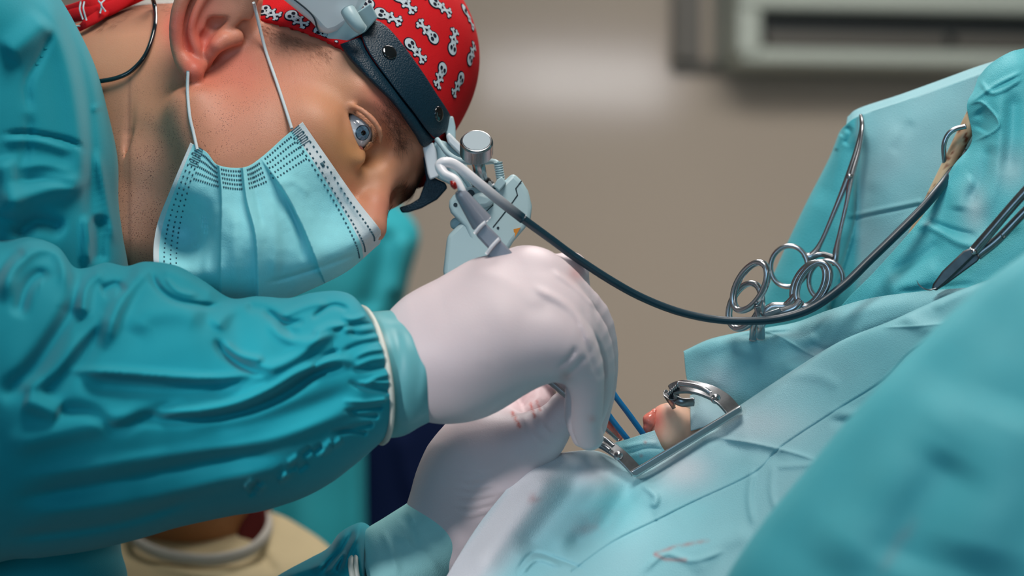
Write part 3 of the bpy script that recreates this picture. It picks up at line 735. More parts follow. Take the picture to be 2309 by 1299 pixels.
# near hand: back of a gloved hand with the fingers bent down over the instruments
def c4(P, pts, k=.002, n=None): return pxchain(P, pts, k, n)
def sdf_hand_r(P):
    s = c4(P, [(960, 815, -.084, 118), (1035, 792, -.084, 104)], .02)
    s = smin(s, c4(P, [(1040, 735, -.070, 72), (1110, 665, -.066, 66), (1178, 632, -.062, 60)]), .045)        # toward the index knuckle
    s = smin(s, c4(P, [(1050, 790, -.080, 88), (1130, 735, -.080, 84), (1215, 695, -.078, 74)]), .045)
    s = smin(s, c4(P, [(1050, 815, -.092, 76), (1150, 768, -.094, 74), (1240, 760, -.096, 58)]), .03)
    s = smin(s, c4(P, [(1040, 826, -.098, 64), (1150, 792, -.102, 54), (1240, 785, -.106, 44)]), .03)
    s = smin(s, c4(P, [(1178, 622, -.050, 52), (1240, 618, -.040, 44), (1285, 610, -.032, 38)]), .012)       # index, beyond
    idx = c4(P, [(1285, 608, -.032, 36), (1300, 660, -.024, 32), (1300, 760, -.010, 29), (1310, 850, -.006, 27)], .002, 10)
    mid = c4(P, [(1215, 640, -.070, 44), (1290, 668, -.062, 37), (1344, 712, -.056, 31), (1364, 790, -.046, 29), (1360, 880, -.036, 28), (1340, 962, -.030, 27)], .002, 14)
    rin = c4(P, [(1220, 700, -.092, 42), (1290, 720, -.088, 38), (1338, 760, -.082, 34), (1352, 830, -.072, 33), (1345, 900, -.062, 31), (1318, 975, -.052, 28)], .002, 14)
    pin = c4(P, [(1240, 775, -.106, 42), (1290, 790, -.108, 38), (1322, 830, -.104, 35), (1325, 900, -.094, 34), (1322, 955, -.084, 32), (1330, 985, -.078, 30)], .002, 14)
    ext = c4(P, [(1300, 880, -.074, 24), (1298, 940, -.066, 24), (1314, 985, -.060, 24)], .002, 8)
    f = smin(smin(mid, rin, .004), smin(pin, ext, .004), .0035)
    s = smin(s, idx, .005); s = smin(s, f, .018)
    thumb = c4(P, [(1110, 790, -.045, 44), (1190, 770, -.030, 38), (1280, 860, -.018, 26), (1322, 965, -.016, 24)], .003, 10)
    s = smin(s, thumb, .008)
    # tendons, creases and wrinkles of the latex
    x, y = toPX(P)
    tn = folds(x, y, np.zeros(x.shape), [([(1190, 640), (1290, 700), (1345, 800)], 10, 1.6), ([(1240, 605), (1300, 650), (1350, 700)], 7, 1.0), ([(1060, 600), (1150, 640), (1230, 700)], 16, .6),
        ([(1072, 740), (1082, 830)], 6, .25), ([(1092, 735), (1100, 835)], 6, .25), ([(1255, 832), (1285, 806), (1300, 780)], 5, -1.4), ([(1270, 850), (1300, 830), (1320, 800)], 6, -1.0), ([(1290, 700), (1315, 760), (1350, 860)], 5, -.8), ([(1320, 700), (1365, 800), (1370, 880)], 6, 1.0)])
    return s + tn * np.clip((-P[:, 1] - .045) * 60, 0, 1)
lo = np.array(W1(850, 1090, -.09)); hi = np.array(W1(1420, 520, -.09)); lo[1] = -.15; hi[1] = .02
V, F = sdf_mesh(sdf_hand_r, lo, hi, 0.0016)
x, y = toPX(V); gg = lambda cx, cy, r: np.exp(-(((x - cx)**2 + (y - cy)**2) / (r * r)))
glove_r = mesh('glove', V, F, M_glove, surgeon, attrs={'blood': .35 * gg(1300, 615, 18) + .25 * gg(1335, 945, 9) + .3 * gg(1275, 850, 14)})

# far hand coming up from below: forearm, knitted cuff, palm, thumb and curled fingers
def sdf_hand_l(P):
    s = c4(P, [(1010, 1225, .015, 112), (1042, 1165, .012, 108), (1082, 1070, .008, 108)], .02)
    s = smin(s, c4(P, [(1090, 1080, .006, 106), (1130, 1015, .012, 80), (1140, 970, .028, 46)]), .03)
    s = smin(s, c4(P, [(1090, 1060, .010, 90), (1085, 980, .032, 62), (1120, 915, .052, 44)]), .03)
    s = smin(s, c4(P, [(1130, 1050, -.004, 80), (1180, 1010, -.010, 58), (1212, 985, -.014, 50)]), .02)
    th_ = c4(P, [(1130, 1055, .0, 74), (1190, 1010, -.010, 54), (1234, 972, -.016, 46), (1262, 938, -.018, 40), (1272, 920, -.018, 37)], .003, 12)
    s = smin(s, th_, .012)
    fin = None
    for k, (oy, dd) in enumerate(((-24, .030), (10, .024), (42, .018))):
        dd += .008; f_ = c4(P, [(1110, 915 + oy, .060 - k*.006, 36), (1175, 868 + oy, dd + .022, 32), (1226, 876 + oy * .7, dd + .004, 28), (1206, 908 + oy * .5, dd, 25)], .002, 10)
        fin = f_ if fin is None else smin(fin, f_, .002)
    s = smin(s, fin, .004)
    idx = c4(P, [(1140, 880, .056, 38), (1220, 842, .040, 34), (1275, 856, .022, 30), (1310, 905, .012, 26)], .003, 12)
    s = smin(s, idx, .004)
    x, y = toPX(P)
    wr = [([(1180, 935), (1196, 975), (1225, 1010)], 4, .8), ([(1192, 925), (1210, 968), (1240, 1000)], 4, -.8), ([(1205, 918), (1225, 960), (1252, 990)], 4, .8), ([(1218, 915), (1238, 950)], 4, -.6)]
    for k in range(12): wr.append(([(1010 + 8 * k % 30, 1050 + k * 11), (1060, 1062 + k * 10), (1120, 1056 + k * 9)], 4, .35 * (-1) ** k))
    tn = folds(x, y, np.zeros(x.shape), wr)
    return s + tn * np.clip((.03 - P[:, 1]) * 60, 0, 1)
lo = np.array(W1(780, 1500, .02)); hi = np.array(W1(1360, 780, .02)); lo[1] = -.075; hi[1] = .11
V, F = sdf_mesh(sdf_hand_l, lo, hi, 0.0018)
x, y = toPX(V); cl = np.zeros(len(V))
for p, r, h_ in (([(1155, 930), (1172, 962)], 3.5, .9), ([(1196, 910), (1206, 940)], 3, .8), ([(1180, 880), (1200, 876)], 10, .3), ([(1265, 850), (1285, 880)], 14, .8), ([(1210, 905), (1218, 925)], 3, .6)):
    di, _, _ = pdist(x, y, p); cl = np.maximum(cl, h_ * np.exp(-(di / r) ** 2))
cl = np.maximum(cl, .16 * np.exp(-(((x - 1190)/60)**2 + ((y - 890)/45)**2)) * (V[:, 1] > .012))
cl = np.maximum(cl, .35 * np.exp(-(((x - 1275)**2 + (y - 848)**2) / 900)) * (.6 + .5 * fnoise(x, y, 8, 2)))
glove_l = mesh('glove', V, F, M_glove, surgeon, attrs={'blood': np.clip(cl, 0, 1)})
# cuff zone under the far glove
sec = [(812, 1232, 880, 1520, .02, .048, 0, 0), (818, 1208, 935, 1450, .018, .048, 0, 0), (830, 1190, 968, 1408, .016, .046, 0, 0), (862, 1170, 1006, 1358, .015, .043, 0, 0), (908, 1141, 1040, 1308, .014, .040, 0, 0), (960, 1108, 1066, 1262, .012, .036, 4, 10), (966, 1118, 1060, 1250, .011, .028, 4, 8)]
X, Y, D, fr = hull_grid(sec, 90, 100)
D = folds(X, Y, D, [([(880, 1200), (930, 1230), (1000, 1290)], 10, 1.2), ([(900, 1160), (930, 1200), (940, 1250)], 9, -1.5), ([(860, 1190), (880, 1240), (900, 1299)], 9, 1.4), ([(920, 1150), (935, 1175)], 6, 1.5)], fr)
gc2 = mesh('glove_cuff', W(X, Y, D).reshape(-1, 3), gridfaces(90, 100, False, True), M_cuff, surgeon, flip=True)
V, F = ctube([(812, 1205, .012), (796, 1240, -.010), (792, 1275, -.028), (800, 1320, -.034), (815, 1380, -.03)], .0022, 40, 10); mesh('glove_rim', V, F, M_roll, gc2)
V, F = ctube([(822, 1205, .010), (806, 1240, -.012), (803, 1275, -.031), (812, 1330, -.036)], .0015, 40, 8); mesh('glove_rim', V, F, M_roll, gc2)
# far sleeve end
sec = [(560, 1340, 640, 1700, .06, .06, 0, 0), (640, 1290, 700, 1560, .05, .06, 0, 0), (700, 1258, 760, 1480, .045, .06, 0, 0), (740, 1235, 800, 1430, .04, .06, 0, 0), (768, 1200, 830, 1400, .035, .058, -4, 0), (815, 1178, 850, 1380, .03, .055, -20, 0), (842, 1200, 865, 1370, .03, .045, -30, 0)]
X, Y, D, fr = hull_grid(sec, 160, 140)
D = folds(X, Y, D, [([(700, 1290), (735, 1260), (765, 1215), (790, 1190)], 9, 6), ([(720, 1300), (745, 1268), (772, 1240), (800, 1190)], 6, -6), ([(740, 1300), (765, 1262), (785, 1255)], 8, 5), ([(775, 1290), (790, 1240), (812, 1200)], 6, 5), ([(760, 1290), (778, 1250)], 5, -5), ([(640, 1299), (700, 1282), (740, 1276)], 8, 4), ([(660, 1310), (720, 1300), (770, 1300)], 8, -4)], fr)
mesh('sleeve', W(X, Y, D).reshape(-1, 3), gridfaces(160, 140, False, True), M_gown, surgeon, flip=True)
# ------------------------------------------------------------------ cap
def hc(p): return (np.array(p) - E) @ AX.T / HS
dA, dB = trace(sdf_head0, [600, 905], [30, 185])
a_, b_ = hc(W1(600, 30, dA)), hc(W1(905, 185, dB))
ln = np.array([-(b_[1] - a_[1]), b_[0] - a_[0]]); ln /= np.linalg.norm(ln)
ln = ln if ln[1] > 0 else -ln
CN = ln[0] * Fw + ln[1] * Up; CP = H(a_[0], a_[1], a_[2]) - CN * .0075
def sdf_capfull(P):
    s = h_ell(P, (-72, 34, 31), (98, 83, 79)); s = smin(s, h_ell(P, (-26, 22, 31), (49.5, 47.5, 61.5)), .02)
    return smin(s, h_ell(P, (-76, 92, 31), (84, 66, 76)), .03)
def sdf_cap(P):
    s = sdf_capfull(P)
    pl = (P - CP) @ CN
    s = np.maximum(s, -pl)
    x, y = toPX(P)
    return np.maximum(s, -(s_ell(P, H(-72, 34, 31), AX, np.array((94, 79, 75)) * HS)))      # hollow underneath: the head sits in it
lo = np.array(W1(480, 420, .05)); hi = np.array(W1(1150, -620, .05)); lo[1] = -.10; hi[1] = .30
CV, CF = sdf_mesh(sdf_cap, lo, hi, 0.0026)
x, y = toPX(CV)
mbc = MB(); mbc.add((CV, CF), 0)
def disc(cx, cy, rx, ry, n=20, a=0): 
    t = np.linspace(0, 2*math.pi, n, endpoint=False); X = rx*np.cos(t); Y = ry*np.sin(t)
    return np.stack([cx + X*math.cos(a) - Y*math.sin(a), cy + X*math.sin(a) + Y*math.cos(a)], 1)
def decal(c, t1, t2, n, poly, off, mi):
    """a convex print patch laid on the cap: fan with inner rings so it follows the curve"""
    poly = np.asarray(poly, float); ce = poly.mean(0); k = len(poly); rings = [0.0, .35, .7, 1.0]; V = []
    for r in rings[1:]: V += list(ce + r * (poly - ce))
    V = np.array([ce] + V)
    P3 = c + V[:, :1] * t1 + V[:, 1:] * t2
    g0 = -n
    for _ in range(3): P3 = P3 - (sdf_capfull(P3)[:, None]) * n / 1.0
    P3 = P3 + n * off
    F = [(0, 1 + i, 1 + (i+1) % k) for i in range(k)]
    for r in range(2): F += [(1 + r*k + i, 1 + (r+1)*k + i, 1 + (r+1)*k + (i+1) % k, 1 + r*k + (i+1) % k) for i in range(k)]
    out_ = ((P3 - CP) @ CN) < .0004
    F = [f for f in F if not out_[list(f)].any()]
    if F: mbc.add((P3, F), mi)
def bone(a, ang, L=.0085, w_=.0011, g=0.0):
    c_, s_ = math.cos(ang), math.sin(ang); out = []
    e = np.array([c_, s_]); p = np.array([-s_, c_]); a = np.array(a)
    out.append(np.array([a - e*L/2 - p*(w_+g), a + e*L/2 - p*(w_+g), a + e*L/2 + p*(w_+g), a - e*L/2 + p*(w_+g)]))
    for sg in (-1, 1):
        for q in (-1, 1):
            cc = a + sg*e*L/2 + q*p*(w_*1.25); out.append(disc(cc[0], cc[1], w_*1.25 + g, w_*1.1 + g, 12))
    return out
motifs = [((845, 100), (960, 150)), ((1220, 270), (1145, 190)), ((1365, 350), (1380, 250)), ((1460, 80), (1500, 160)), ((1240, 20), (1310, 70)), ((1495, 430), (1525, 330)), ((1290, 510), (1260, 600)),
          ((1425, 580), (1392, 650)), ((1060, 330), (1120, 400)), ((1602, 190), (1604, 110)), ((975, -20), (1040, 40)), ((190, 115), (285, 190)), ((-10, 75), (40, 100)), ((1560, -30), (1545, 10)), ((400, 235), (450, 290)), ((740, 20), (690, -40)),
          ((1100, -60), (1180, -40)), ((1390, -60), (1340, -140)), ((880, -100), (800, -130)), ((1600, -90), (1560, -160)), ((1230, -180), (1180, -110)), ((1010, -190), (1060, -140)), ((1440, -210), (1500, -180))]
for (sx, sy), (bx, by) in motifs:
    p0 = (600 + sx/3.247, sy/3.247); p1 = (600 + bx/3.247, by/3.247)
    dd = trace(sdf_capfull, [p0[0], p1[0]], [p0[1], p1[1]])
    if np.isnan(dd[0]): continue
    c = np.array(W1(p0[0], p0[1], dd[0])); n = grad(sdf_capfull, c[None])[0]
    c1 = np.array(W1(p1[0], p1[1], dd[1] if not np.isnan(dd[1]) else dd[0]))
    t2 = c1 - c; t2 -= n * (t2 @ n); t2 /= np.linalg.norm(t2); t1 = np.cross(t2, n)
    skull = lambda g: [disc(0, -.0008, .0043 + g, .0045 + g, 22), disc(0, .0036, .0027 + g, .0022 + g, 14)]
    bones = lambda g: bone((0, .0098), math.radians(56), L=.0092, g=g, w_=.0009) + bone((0, .0098), math.radians(124), L=.0092, g=g, w_=.0009)
    for i, q in enumerate(skull(.0009) + bones(.0007)): decal(c, t1, t2, n, q, .00020 + i*.00001, 2)
    for i, q in enumerate(bones(0) + skull(0)): decal(c, t1, t2, n, q, .00050 + i*.00001, 1)
    for q in (disc(-.0018, -.0004, .0013, .0016, 12), disc(.0018, -.0004, .0013, .0016, 12), disc(0, .0022, .0006, .0007, 8), np.array([(-.0016, .0052), (-.0013, .0052), (-.0013, .0066), (-.0016, .0066)]), np.array([(-.0002, .0052), (.0002, .0052), (.0002, .0066), (-.0002, .0066)]), np.array([(.0013, .0052), (.0016, .0052), (.0016, .0066), (.0013, .0066)])):
        decal(c, t1, t2, n, q, .0010, 2)
cap = mbc.build('surgical_cap', [M_red, M_print, M_black], surgeon)
me = cap.data
# ties of the cap at the nape
mbt = MB()
for pts, r in (([(130, 30, .09), (165, 28, .075), (205, 18, .065), (250, 8, .07), (330, -30, .08)], [.004, .0062, .0072, .007, .008]), ([(250, 12, .066), (225, 34, .058), (196, 52, .056), (178, 66, .058)], [.004, .0042, .0036, .002]), ([(300, -10, .07), (240, 22, .062), (170, 34, .066), (120, 50, .08)], [.004, .005, .005, .004])):
    mbt.add(ctube(pts, r, 30, 14, flat=.5), 0)
for pts in ([(182, 4, .056), (180, 22, .052), (187, 44, .052)], [(190, 4, .056), (188, 20, .051), (195, 46, .052)], [(222, 2, .057), (229, 12, .054), (226, 30, .053)], [(236, 0, .058), (228, 10, .053), (238, 26, .054)], [(165, 60, .052), (180, 58, .051)]):
    mbt.add(ctube(pts, .0006, 10, 8), 1)
mbt.build('cap_tie', [M_red, M_print, M_black], cap)

# ------------------------------------------------------------------ mask
def seat(f, X, Y, off, fb):
    g = lambda P: f(P) - off
    d = trace(g, X.ravel(), Y.ravel()).reshape(X.shape)
    return np.where(np.isnan(d), fb, d)
rows = [[(430, 322), (465, 343), (493, 373), (548, 378), (587, 357), (640, 310), (682, 275)],
        [(388, 420), (440, 436), (500, 446), (556, 450), (618, 430), (690, 388), (742, 362)],
        [(354, 508), (424, 528), (502, 538), (578, 536), (660, 514), (742, 480), (802, 448)],
        [(346, 585), (420, 610), (505, 622), (590, 618), (680, 592), (775, 560), (850, 508)],
        [(362, 650), (436, 668), (520, 678), (608, 672), (696, 640), (785, 600), (858, 524)],
        [(380, 668), (450, 690), (530, 694), (620, 680), (700, 650), (784, 606), (852, 552)],
        [(420, 640), (480, 650), (540, 655), (610, 640), (680, 610), (750, 580), (812, 548)]]
CX = np.array(rows, float)
off = np.array([.0015, .006, .010, .010])[:, None] * np.ones((1, 7))
dfb = np.array([[-.02]*7, [-.03]*7, [-.035, -.037, -.04, -.045, -.045, -.04, -.03], [-.03, -.033, -.037, -.04, -.04, -.034, -.026]])
dm = seat(sdf_head0, CX[:4, :, 0], CX[:4, :, 1], .0015, dfb)
dm[0] -= .0015; dm[1] -= .006; dm[2] -= .010; dm[3] -= .009
for j in range(7): dm[1, j] = min(dm[1, j], dm[0, j] - .004) if j not in (6,) else dm[1, j]
dm[3] = np.minimum(dm[3], dfb[3])
dm = np.vstack([dm, [[-.012, -.014, -.018, -.020, -.018, -.012, -.012]], [[.006, .004, .002, .0, .0, .004, .004]], [[.05, .05, .05, .05, .05, .045, .035]]])
ctrl = np.dstack([CX, dm])
NU, NV = 300, 420
G = patch_grid(ctrl, NU, NV)
X, Y, D = G[..., 0], G[..., 1], G[..., 2]
# keep clear of the skin
dk = trace(lambda P: sdf_head0(P) - .0012, X[::6, ::6].ravel(), Y[::6, ::6].ravel()).reshape(X[::6, ::6].shape)
dk = np.where(np.isnan(dk), 9, dk); dk = np.repeat(np.repeat(dk, 6, 0), 6, 1)[:NU, :NV]
D[:200] = np.minimum(D[:200], dk[:200])
uu, vv = np.meshgrid(np.linspace(0, 6, NU), np.linspace(0, 6, NV), indexing='ij')
mfl = [([(495, 372), (501, 450), (499, 560), (498, 700)], 36, 8, 'K', 'c'), ([(548, 376), (557, 450), (578, 540), (582, 690)], 40, 8, 'K', 'c'), ([(587, 356), (640, 428), (688, 520), (722, 610)], 42, 8.5, 'K', 'b'),
       ([(498, 450), (470, 560), (462, 640)], 10, 2.0), ([(430, 400), (452, 500), (430, 620)], 26, 2.5), ([(528, 470), (530, 560), (532, 650)], 14, 2.0), ([(600, 430), (622, 520), (616, 640)], 12, 1.8), ([(566, 380), (580, 460), (592, 520)], 8, -1.5),
       ([(640, 440), (672, 520), (690, 600)], 9, -2.6), ([(820, 566), (740, 596), (660, 622), (590, 640)], 6, -3.0), ([(830, 580), (740, 622), (640, 650)], 12, 2.2), ([(620, 420), (660, 410), (700, 440)], 10, 1.0), ([(760, 400), (800, 470), (840, 530)], 8, 1.2), ([(700, 330), (760, 420), (810, 500)], 30, 2.0)]
D = folds(X, Y, D, mfl) - 0.0007 * fnoise(X, Y, 16, 8) * np.clip(uu, 0, 1)
MV = W(X, Y, D)
F = gridfaces(NU, NV); fm = []
for i in range(NU - 1):
    for j in range(NV - 1):
        v = (j + .5) / (NV - 1)
        fm.append(1 if v > .905 or v < .028 else 0)
mbm = MB(); V0 = MV.reshape(-1, 3)
mb = MB(); mb.V = [V0]; mb.F = F; mb.M = fm; mb.n = len(V0)
nrm = np.cross(np.gradient(MV, axis=0).reshape(-1, 3), np.gradient(MV, axis=1).reshape(-1, 3)); nrm /= np.linalg.norm(nrm, axis=1)[:, None] + 1e-12
nrm = np.where((nrm[:, 1] > 0)[:, None], -nrm, nrm).reshape(MV.shape)
def spot_on(u, v):
    i = u * (NU - 1); j = v * (NV - 1); i0 = min(int(i), NU - 2); j0 = min(int(j), NV - 2); a = i - i0; b = j - j0
    P = (1-a)*(1-b)*MV[i0, j0] + a*(1-b)*MV[i0+1, j0] + (1-a)*b*MV[i0, j0+1] + a*b*MV[i0+1, j0+1]
    return P + nrm[i0, j0] * .0006, nrm[i0, j0], MV[i0+1, j0] - MV[i0, j0], MV[i0, j0+1] - MV[i0, j0]
def dash(u, v, lu, lv):
    P, n, du, dv = spot_on(u, v); du = du / np.linalg.norm(du); dv = dv - du * (dv @ du); dv /= np.linalg.norm(dv)
    mb.add((np.array([P - du*lu - dv*lv, P + du*lu - dv*lv, P + du*lu + dv*lv, P - du*lu + dv*lv]), [(0, 1, 2, 3)]), 2)
for v, n0 in ((.965, 30), (.915, 32), (.885, 32), (.055, 30), (.088, 30), (.118, 28)):
    for k in range(n0): dash(.02 + .66 * (k + .5) / n0, v, .00068, .00046)
for r in range(5):
    for k in range(46):
        v = .13 + .75 * (k + .5) / 46
        if abs(v - 2.02/6) < .012 or abs(v - 3.02/6) < .01 or abs(v-4/6) < .01: continue
        dash(.018 + r * .024 * (1 if v < .7 else 1.1), v, .0006, .00042)
for cx, cy in ((.035, .10), (.035, .93)):
    for a in range(9):
        for b in range(9): dash(cx + (a - 4) * .0085, cy + (b - 4) * .0085, .00024, .00022)
dash(.17, .945, .0016, .0009)
mask = mb.build('face_mask', [M_mask, M_white, M_dash], surgeon, solid=.0007)
for pts in ([(572, 6, .012), (578, 30, .004), (598, 110, -.004), (622, 180, -.010), (642, 240, -.014), (658, 290, -.019)], [(424, 160, .014), (423, 205, .004), (428, 262, -.006), (437, 302, -.016), (445, 338, -.026)]):
    pp = np.array(pts); dd = trace(lambda P: sdf_head(P) - .0012, pp[:, 0], pp[:, 1])
    if pts[0][0] == 572: dd[0] = min(dd[0], dd[1]) if not np.isnan(dd[0]) else dd[1]
    pp[:, 2] = np.where(np.isnan(dd), pp[:, 2], dd) - .0004; pp[-1, 2] -= .003
    V, F = ctube(pp, .00115, 60, 8); mesh('ear_loop', V, F, M_white, mask)

# ------------------------------------------------------------------ head-worn surgical light
def sdf_hc(P): return np.minimum(sdf_head0(P), sdf_capfull(P) + .004)
hl = thing('surgical_headlight', W1(1000, 300, .03), 'surgical headlight on a dark leather headband, pale blue lamp housing hanging before the brow', 'headlight')
up = catmull([(826, 40), (862, 52), (900, 90), (950, 158), (985, 212), (1005, 242), (1016, 264), (1012, 290), (990, 308)], 90)
lw = catmull([(816, 82), (826, 108), (850, 146), (893, 203), (930, 250), (955, 284), (968, 300), (976, 308), (984, 312)], 90)
lo_ = catmull([(766, 100), (790, 136), (838, 186), (885, 232), (918, 278), (938, 308), (944, 320), (950, 328), (956, 332)], 90)
def strap(A, Bq, off, bulge, name, lid=0.0):
    n = 26; s_ = np.linspace(0, 1, n)
    X = A[:, 0][:, None] * (1 - s_) + Bq[:, 0][:, None] * s_; Y = A[:, 1][:, None] * (1 - s_) + Bq[:, 1][:, None] * s_
    d = trace(lambda P: sdf_hc(P) - off, X.ravel(), Y.ravel()).reshape(X.shape)
    for i in range(1, len(d)):
        m = np.isnan(d[i]); d[i][m] = d[i-1][m] + .0012
    for _ in range(6): d[1:-1] = (d[:-2] + d[1:-1] * 2 + d[2:]) / 4; d[:, 1:-1] = (d[:, :-2] + d[:, 1:-1]*2 + d[:, 2:]) / 4
    db = d; d = d - .0006 - bulge * np.sqrt(np.clip(1 - (2*s_ - 1)**2, 0, 1))[None]
    Fr = W(X, Y, d); Bk = W(X, Y, db + (.0012 if off < .004 else .004))
    m_ = MB(); N_ = len(A); V = np.vstack([Fr.reshape(-1, 3), Bk.reshape(-1, 3)]); F = gridfaces(N_, n) + [f[::-1] for f in gridfaces(N_, n, off=N_*n)]
    rim = [i*n for i in range(N_)] + [(N_-1)*n + j for j in range(1, n)] + [i*n + n-1 for i in range(N_-2, -1, -1)] + [j for j in range(n-2, 0, -1)]
    F += [(rim[(k+1) % len(rim)], rim[k], rim[k] + N_*n, rim[(k+1) % len(rim)] + N_*n) for k in range(len(rim))]
    return m_.add((V, [f[::-1] for f in F])).build(name, M_leather, hl), X, Y, d
_, X, Y, d = strap(lw, lo_, .002, .006, 'headband_padding')
_, X, Y, d = strap(up, lw, .006, .002, 'headband')
for px_, py_ in ((878, 118), (989, 257)):
    k = np.argmin((X - px_)**2 + (Y - py_)**2); dd = d.ravel()[k]
    c = np.array(W1(px_, py_, dd)); n = grad(sdf_hc, c[None])[0]
    V, F = lathe(c - n*.001, c + n, [(0, .0050), (.0008, .0055), (.0016, .0053), (.0020, .0047), (.0022, .0032), (.00226, .0014), (.00228, .0002)], 32); mesh('snap_button', V, F, M_snap, hl, bevel=0)
# stitching along the padding
V, F = prism([(952, 331), (961, 342), (968, 396), (1004, 412), (1009, 424), (986, 450), (950, 470), (921, 479), (906, 480), (900, 468), (925, 460), (945, 448), (961, 404), (956, 373)], .045, .115); mesh('brow_padding', V, F, M_leather, hl, bevel=.004)
# adjustment housing at the side of the head
base_d = trace(sdf_hc, [760], [60])[0]
V, F = prism([(736, 86), (742, 70), (836, 6), (852, 40), (824, 72), (766, 103)], base_d - .014, base_d + .003, gy=.00012); mesh('mounting_plate', V, F, M_shell, hl, bevel=.001)
hd = base_d - .022
box_ = mesh('battery_housing', *prism([(622, -14), (640, -120), (800, -160), (835, -40), (826, 0), (812, 30), (795, 52), (762, 74), (736, 81), (722, 72), (700, 48), (662, 18)], hd, hd + .020, gy=.00010, gx=.00004, shrink=.03), M_shellw, hl, bevel=.006)
V, F = ctube([(652, -10, hd - .014 + .008), (690, 20, hd - .010 + .008), (708, 40, hd - .008 + .008), (715, 62, hd -.004 + .008), (722, 74, hd + .004)], .0006, 20, 6); mesh('housing_seam', V, F, M_seam, box_)
V, F = ctube([(784, 22, hd - .004), (793, 38, hd - .006), (806, 56, hd - .006), (816, 66, hd - .003)], [.0052, .0052, .0046, .004], 20, 16); mesh('lever', V, F, M_shell, hl)
# brow bracket
V, F = prism([(953, 332), (976, 320), (984, 338), (990, 398), (969, 406), (964, 392)], .034, .07); mesh('bracket', V, F, M_shellw, hl, bevel=.0012)
V, F = prism([(974, 328), (985, 313), (1006, 320), (1040, 352), (1066, 396), (1066, 428), (1046, 430), (1010, 414), (986, 402), (978, 392)], .040, .066, gx=.0001); bk = mesh('bracket', V, F, M_shell, hl, bevel=.002)
V, F = prism([(1002, 290), (1014, 262), (1022, 262), (1027, 285), (1028, 330), (1012, 328)], .05, .085); mesh('bracket', V, F, M_shell, hl, bevel=.0015)
V, F = prism([(1005, 306), (1012, 298), (1044, 330), (1050, 350), (1040, 352), (1010, 322)], .036, .052); mesh('bracket', V, F, M_shellw, hl, bevel=.0015)
V, F = cyl(W1(1006, 358, .038), W1(1012, 372, .035), .0022); mesh('screw', V, F, M_steel, hl)
V, F = ctube([(985, 314, .034), (996, 328, .030), (1010, 346, .028), (1032, 360, .028), (1060, 366, .034), (1090, 366, .040), (1112, 364, .034), (1124, 370, .028)], .0019, 60, 12); mesh('lamp_cable', V, F, M_shell, hl)
V, F = ctube([(1006, 352, .036), (1030, 380, .034), (1052, 410, .034), (1064, 430, .036)], .0017, 40, 10); mesh('lamp_cable', V, F, M_shell, hl)
prof = []
for k in range(9): prof += [(.0016 * k, .0031), (.0016 * k + .0009, .0031), (.0016 * k + .001, .0025), (.0016 * k + .0015, .0025)]
V, F = lathe(W1(1123, 366, .028), W1(1130, 412, .030), prof + [(.0146, .0036), (.018, .004)], 24); mesh('strain_relief', V, F, M_shell, hl)
ka = np.array((0.02, -.74, .67)); ka /= np.linalg.norm(ka); kc = np.array(W1(1074.6, 317, .006))
kp = [(-.0125, .0104), (-.0122, .011, 1), (-.0018, .011, 1), (-.0012, .0108), (-.0002, .0102), (0, .0096), (-.0003, .0094), (-.0001, .002)]
knob = mesh('focus_knob', *lathe(kc, kc + ka, kp, 180), M_steel, hl, smooth=False)
mesh('knob_face', *cyl(kc - ka * .0002, kc + ka * .00015, .0093, ns=48), material('knob_grey', srgb(150, 168, 176), .45), knob, smooth=False)
pa = kc - ka * .012; pb = np.array(W1(1089, 428, .036)); mesh('focus_post', *cyl(pa, pb, .0045, .0046), M_steel, hl)
dv = (pb - pa) / np.linalg.norm(pb - pa)
mesh('focus_collar', *lathe(pb - dv * .008, pb, [(0, .0052), (.001, .0066), (.004, .007), (.0045, .0085), (.009, .009), (.0095, .0075), (.013, .0075)], 36), M_steel, hl)
V, F = prism([(1013, 452), (1022, 440), (1062, 418), (1085, 430), (1112, 432), (1130, 415), (1157, 389), (1177, 408), (1191, 430), (1200, 465), (1197, 492), (1184, 515), (1158, 545), (1140, 575), (1095, 600), (1060, 548), (1047, 512), (1016, 480), (1012, 466)], .022, .064, gx=.00005, gy=-.00005, shrink=.04); lh = mesh('lamp_housing', V, F, M_shell, hl, bevel=.003)
mesh('lens', *lathe(W1(1062, 655, .048), W1(1075, 690, .040), [(0, .010), (.002, .0105), (.003, .0095), (.0032, .004)], 32), material('lens_glow', srgb(230, 235, 240), .1, emit=((1, .96, .95, 1), 4.0)), hl)
spot_light('headlight_beam', W1(1078, 700, .034), W1(1210, 1090, -.03), 0.10, (1.0, .94, .93), 120, .8, .008)
V, F = prism([(1008, 532), (1048, 492), (1066, 512), (1140, 580), (1112, 650), (1060, 660), (1003, 634), (999, 612)], .014, .060, gy=-.00006, shrink=.05); mesh('lamp_housing', V, F, M_shell, hl, bevel=.003)
V, F = prism([(1060, 445), (1080, 432), (1108, 440), (1118, 452), (1100, 468), (1076, 470)], .014, .03); mesh('collar_base', V, F, M_shell, lh, bevel=.003)
V, F = prism([(1112, 420), (1122, 404), (1132, 398), (1142, 412), (1126, 432)], .020, .05); mesh('cable_socket', V, F, M_shell, lh, bevel=.001)
def fd_h(x, y): return .022 + .00005 * (x - 1111) - .00005 * (y - 480) - .0004
for pts in ([(1176, 408), (1163, 425), (1167, 440), (1147, 468), (1112, 512)],):
    pts = np.array([pts[0]] + [p for q in pts[1:] for p in (q,)], float)
    mbx = MB()
    for a, b in zip(pts[:-1], pts[1:]): mbx.add(tube(W(np.array([a[0], b[0]]), np.array([a[1], b[1]]), fd_h(np.array([a[0], b[0]]), np.array([a[1], b[1]]))), .0004, 8))
    mbx.build('housing_seam', M_seam, lh)
mbx = MB()
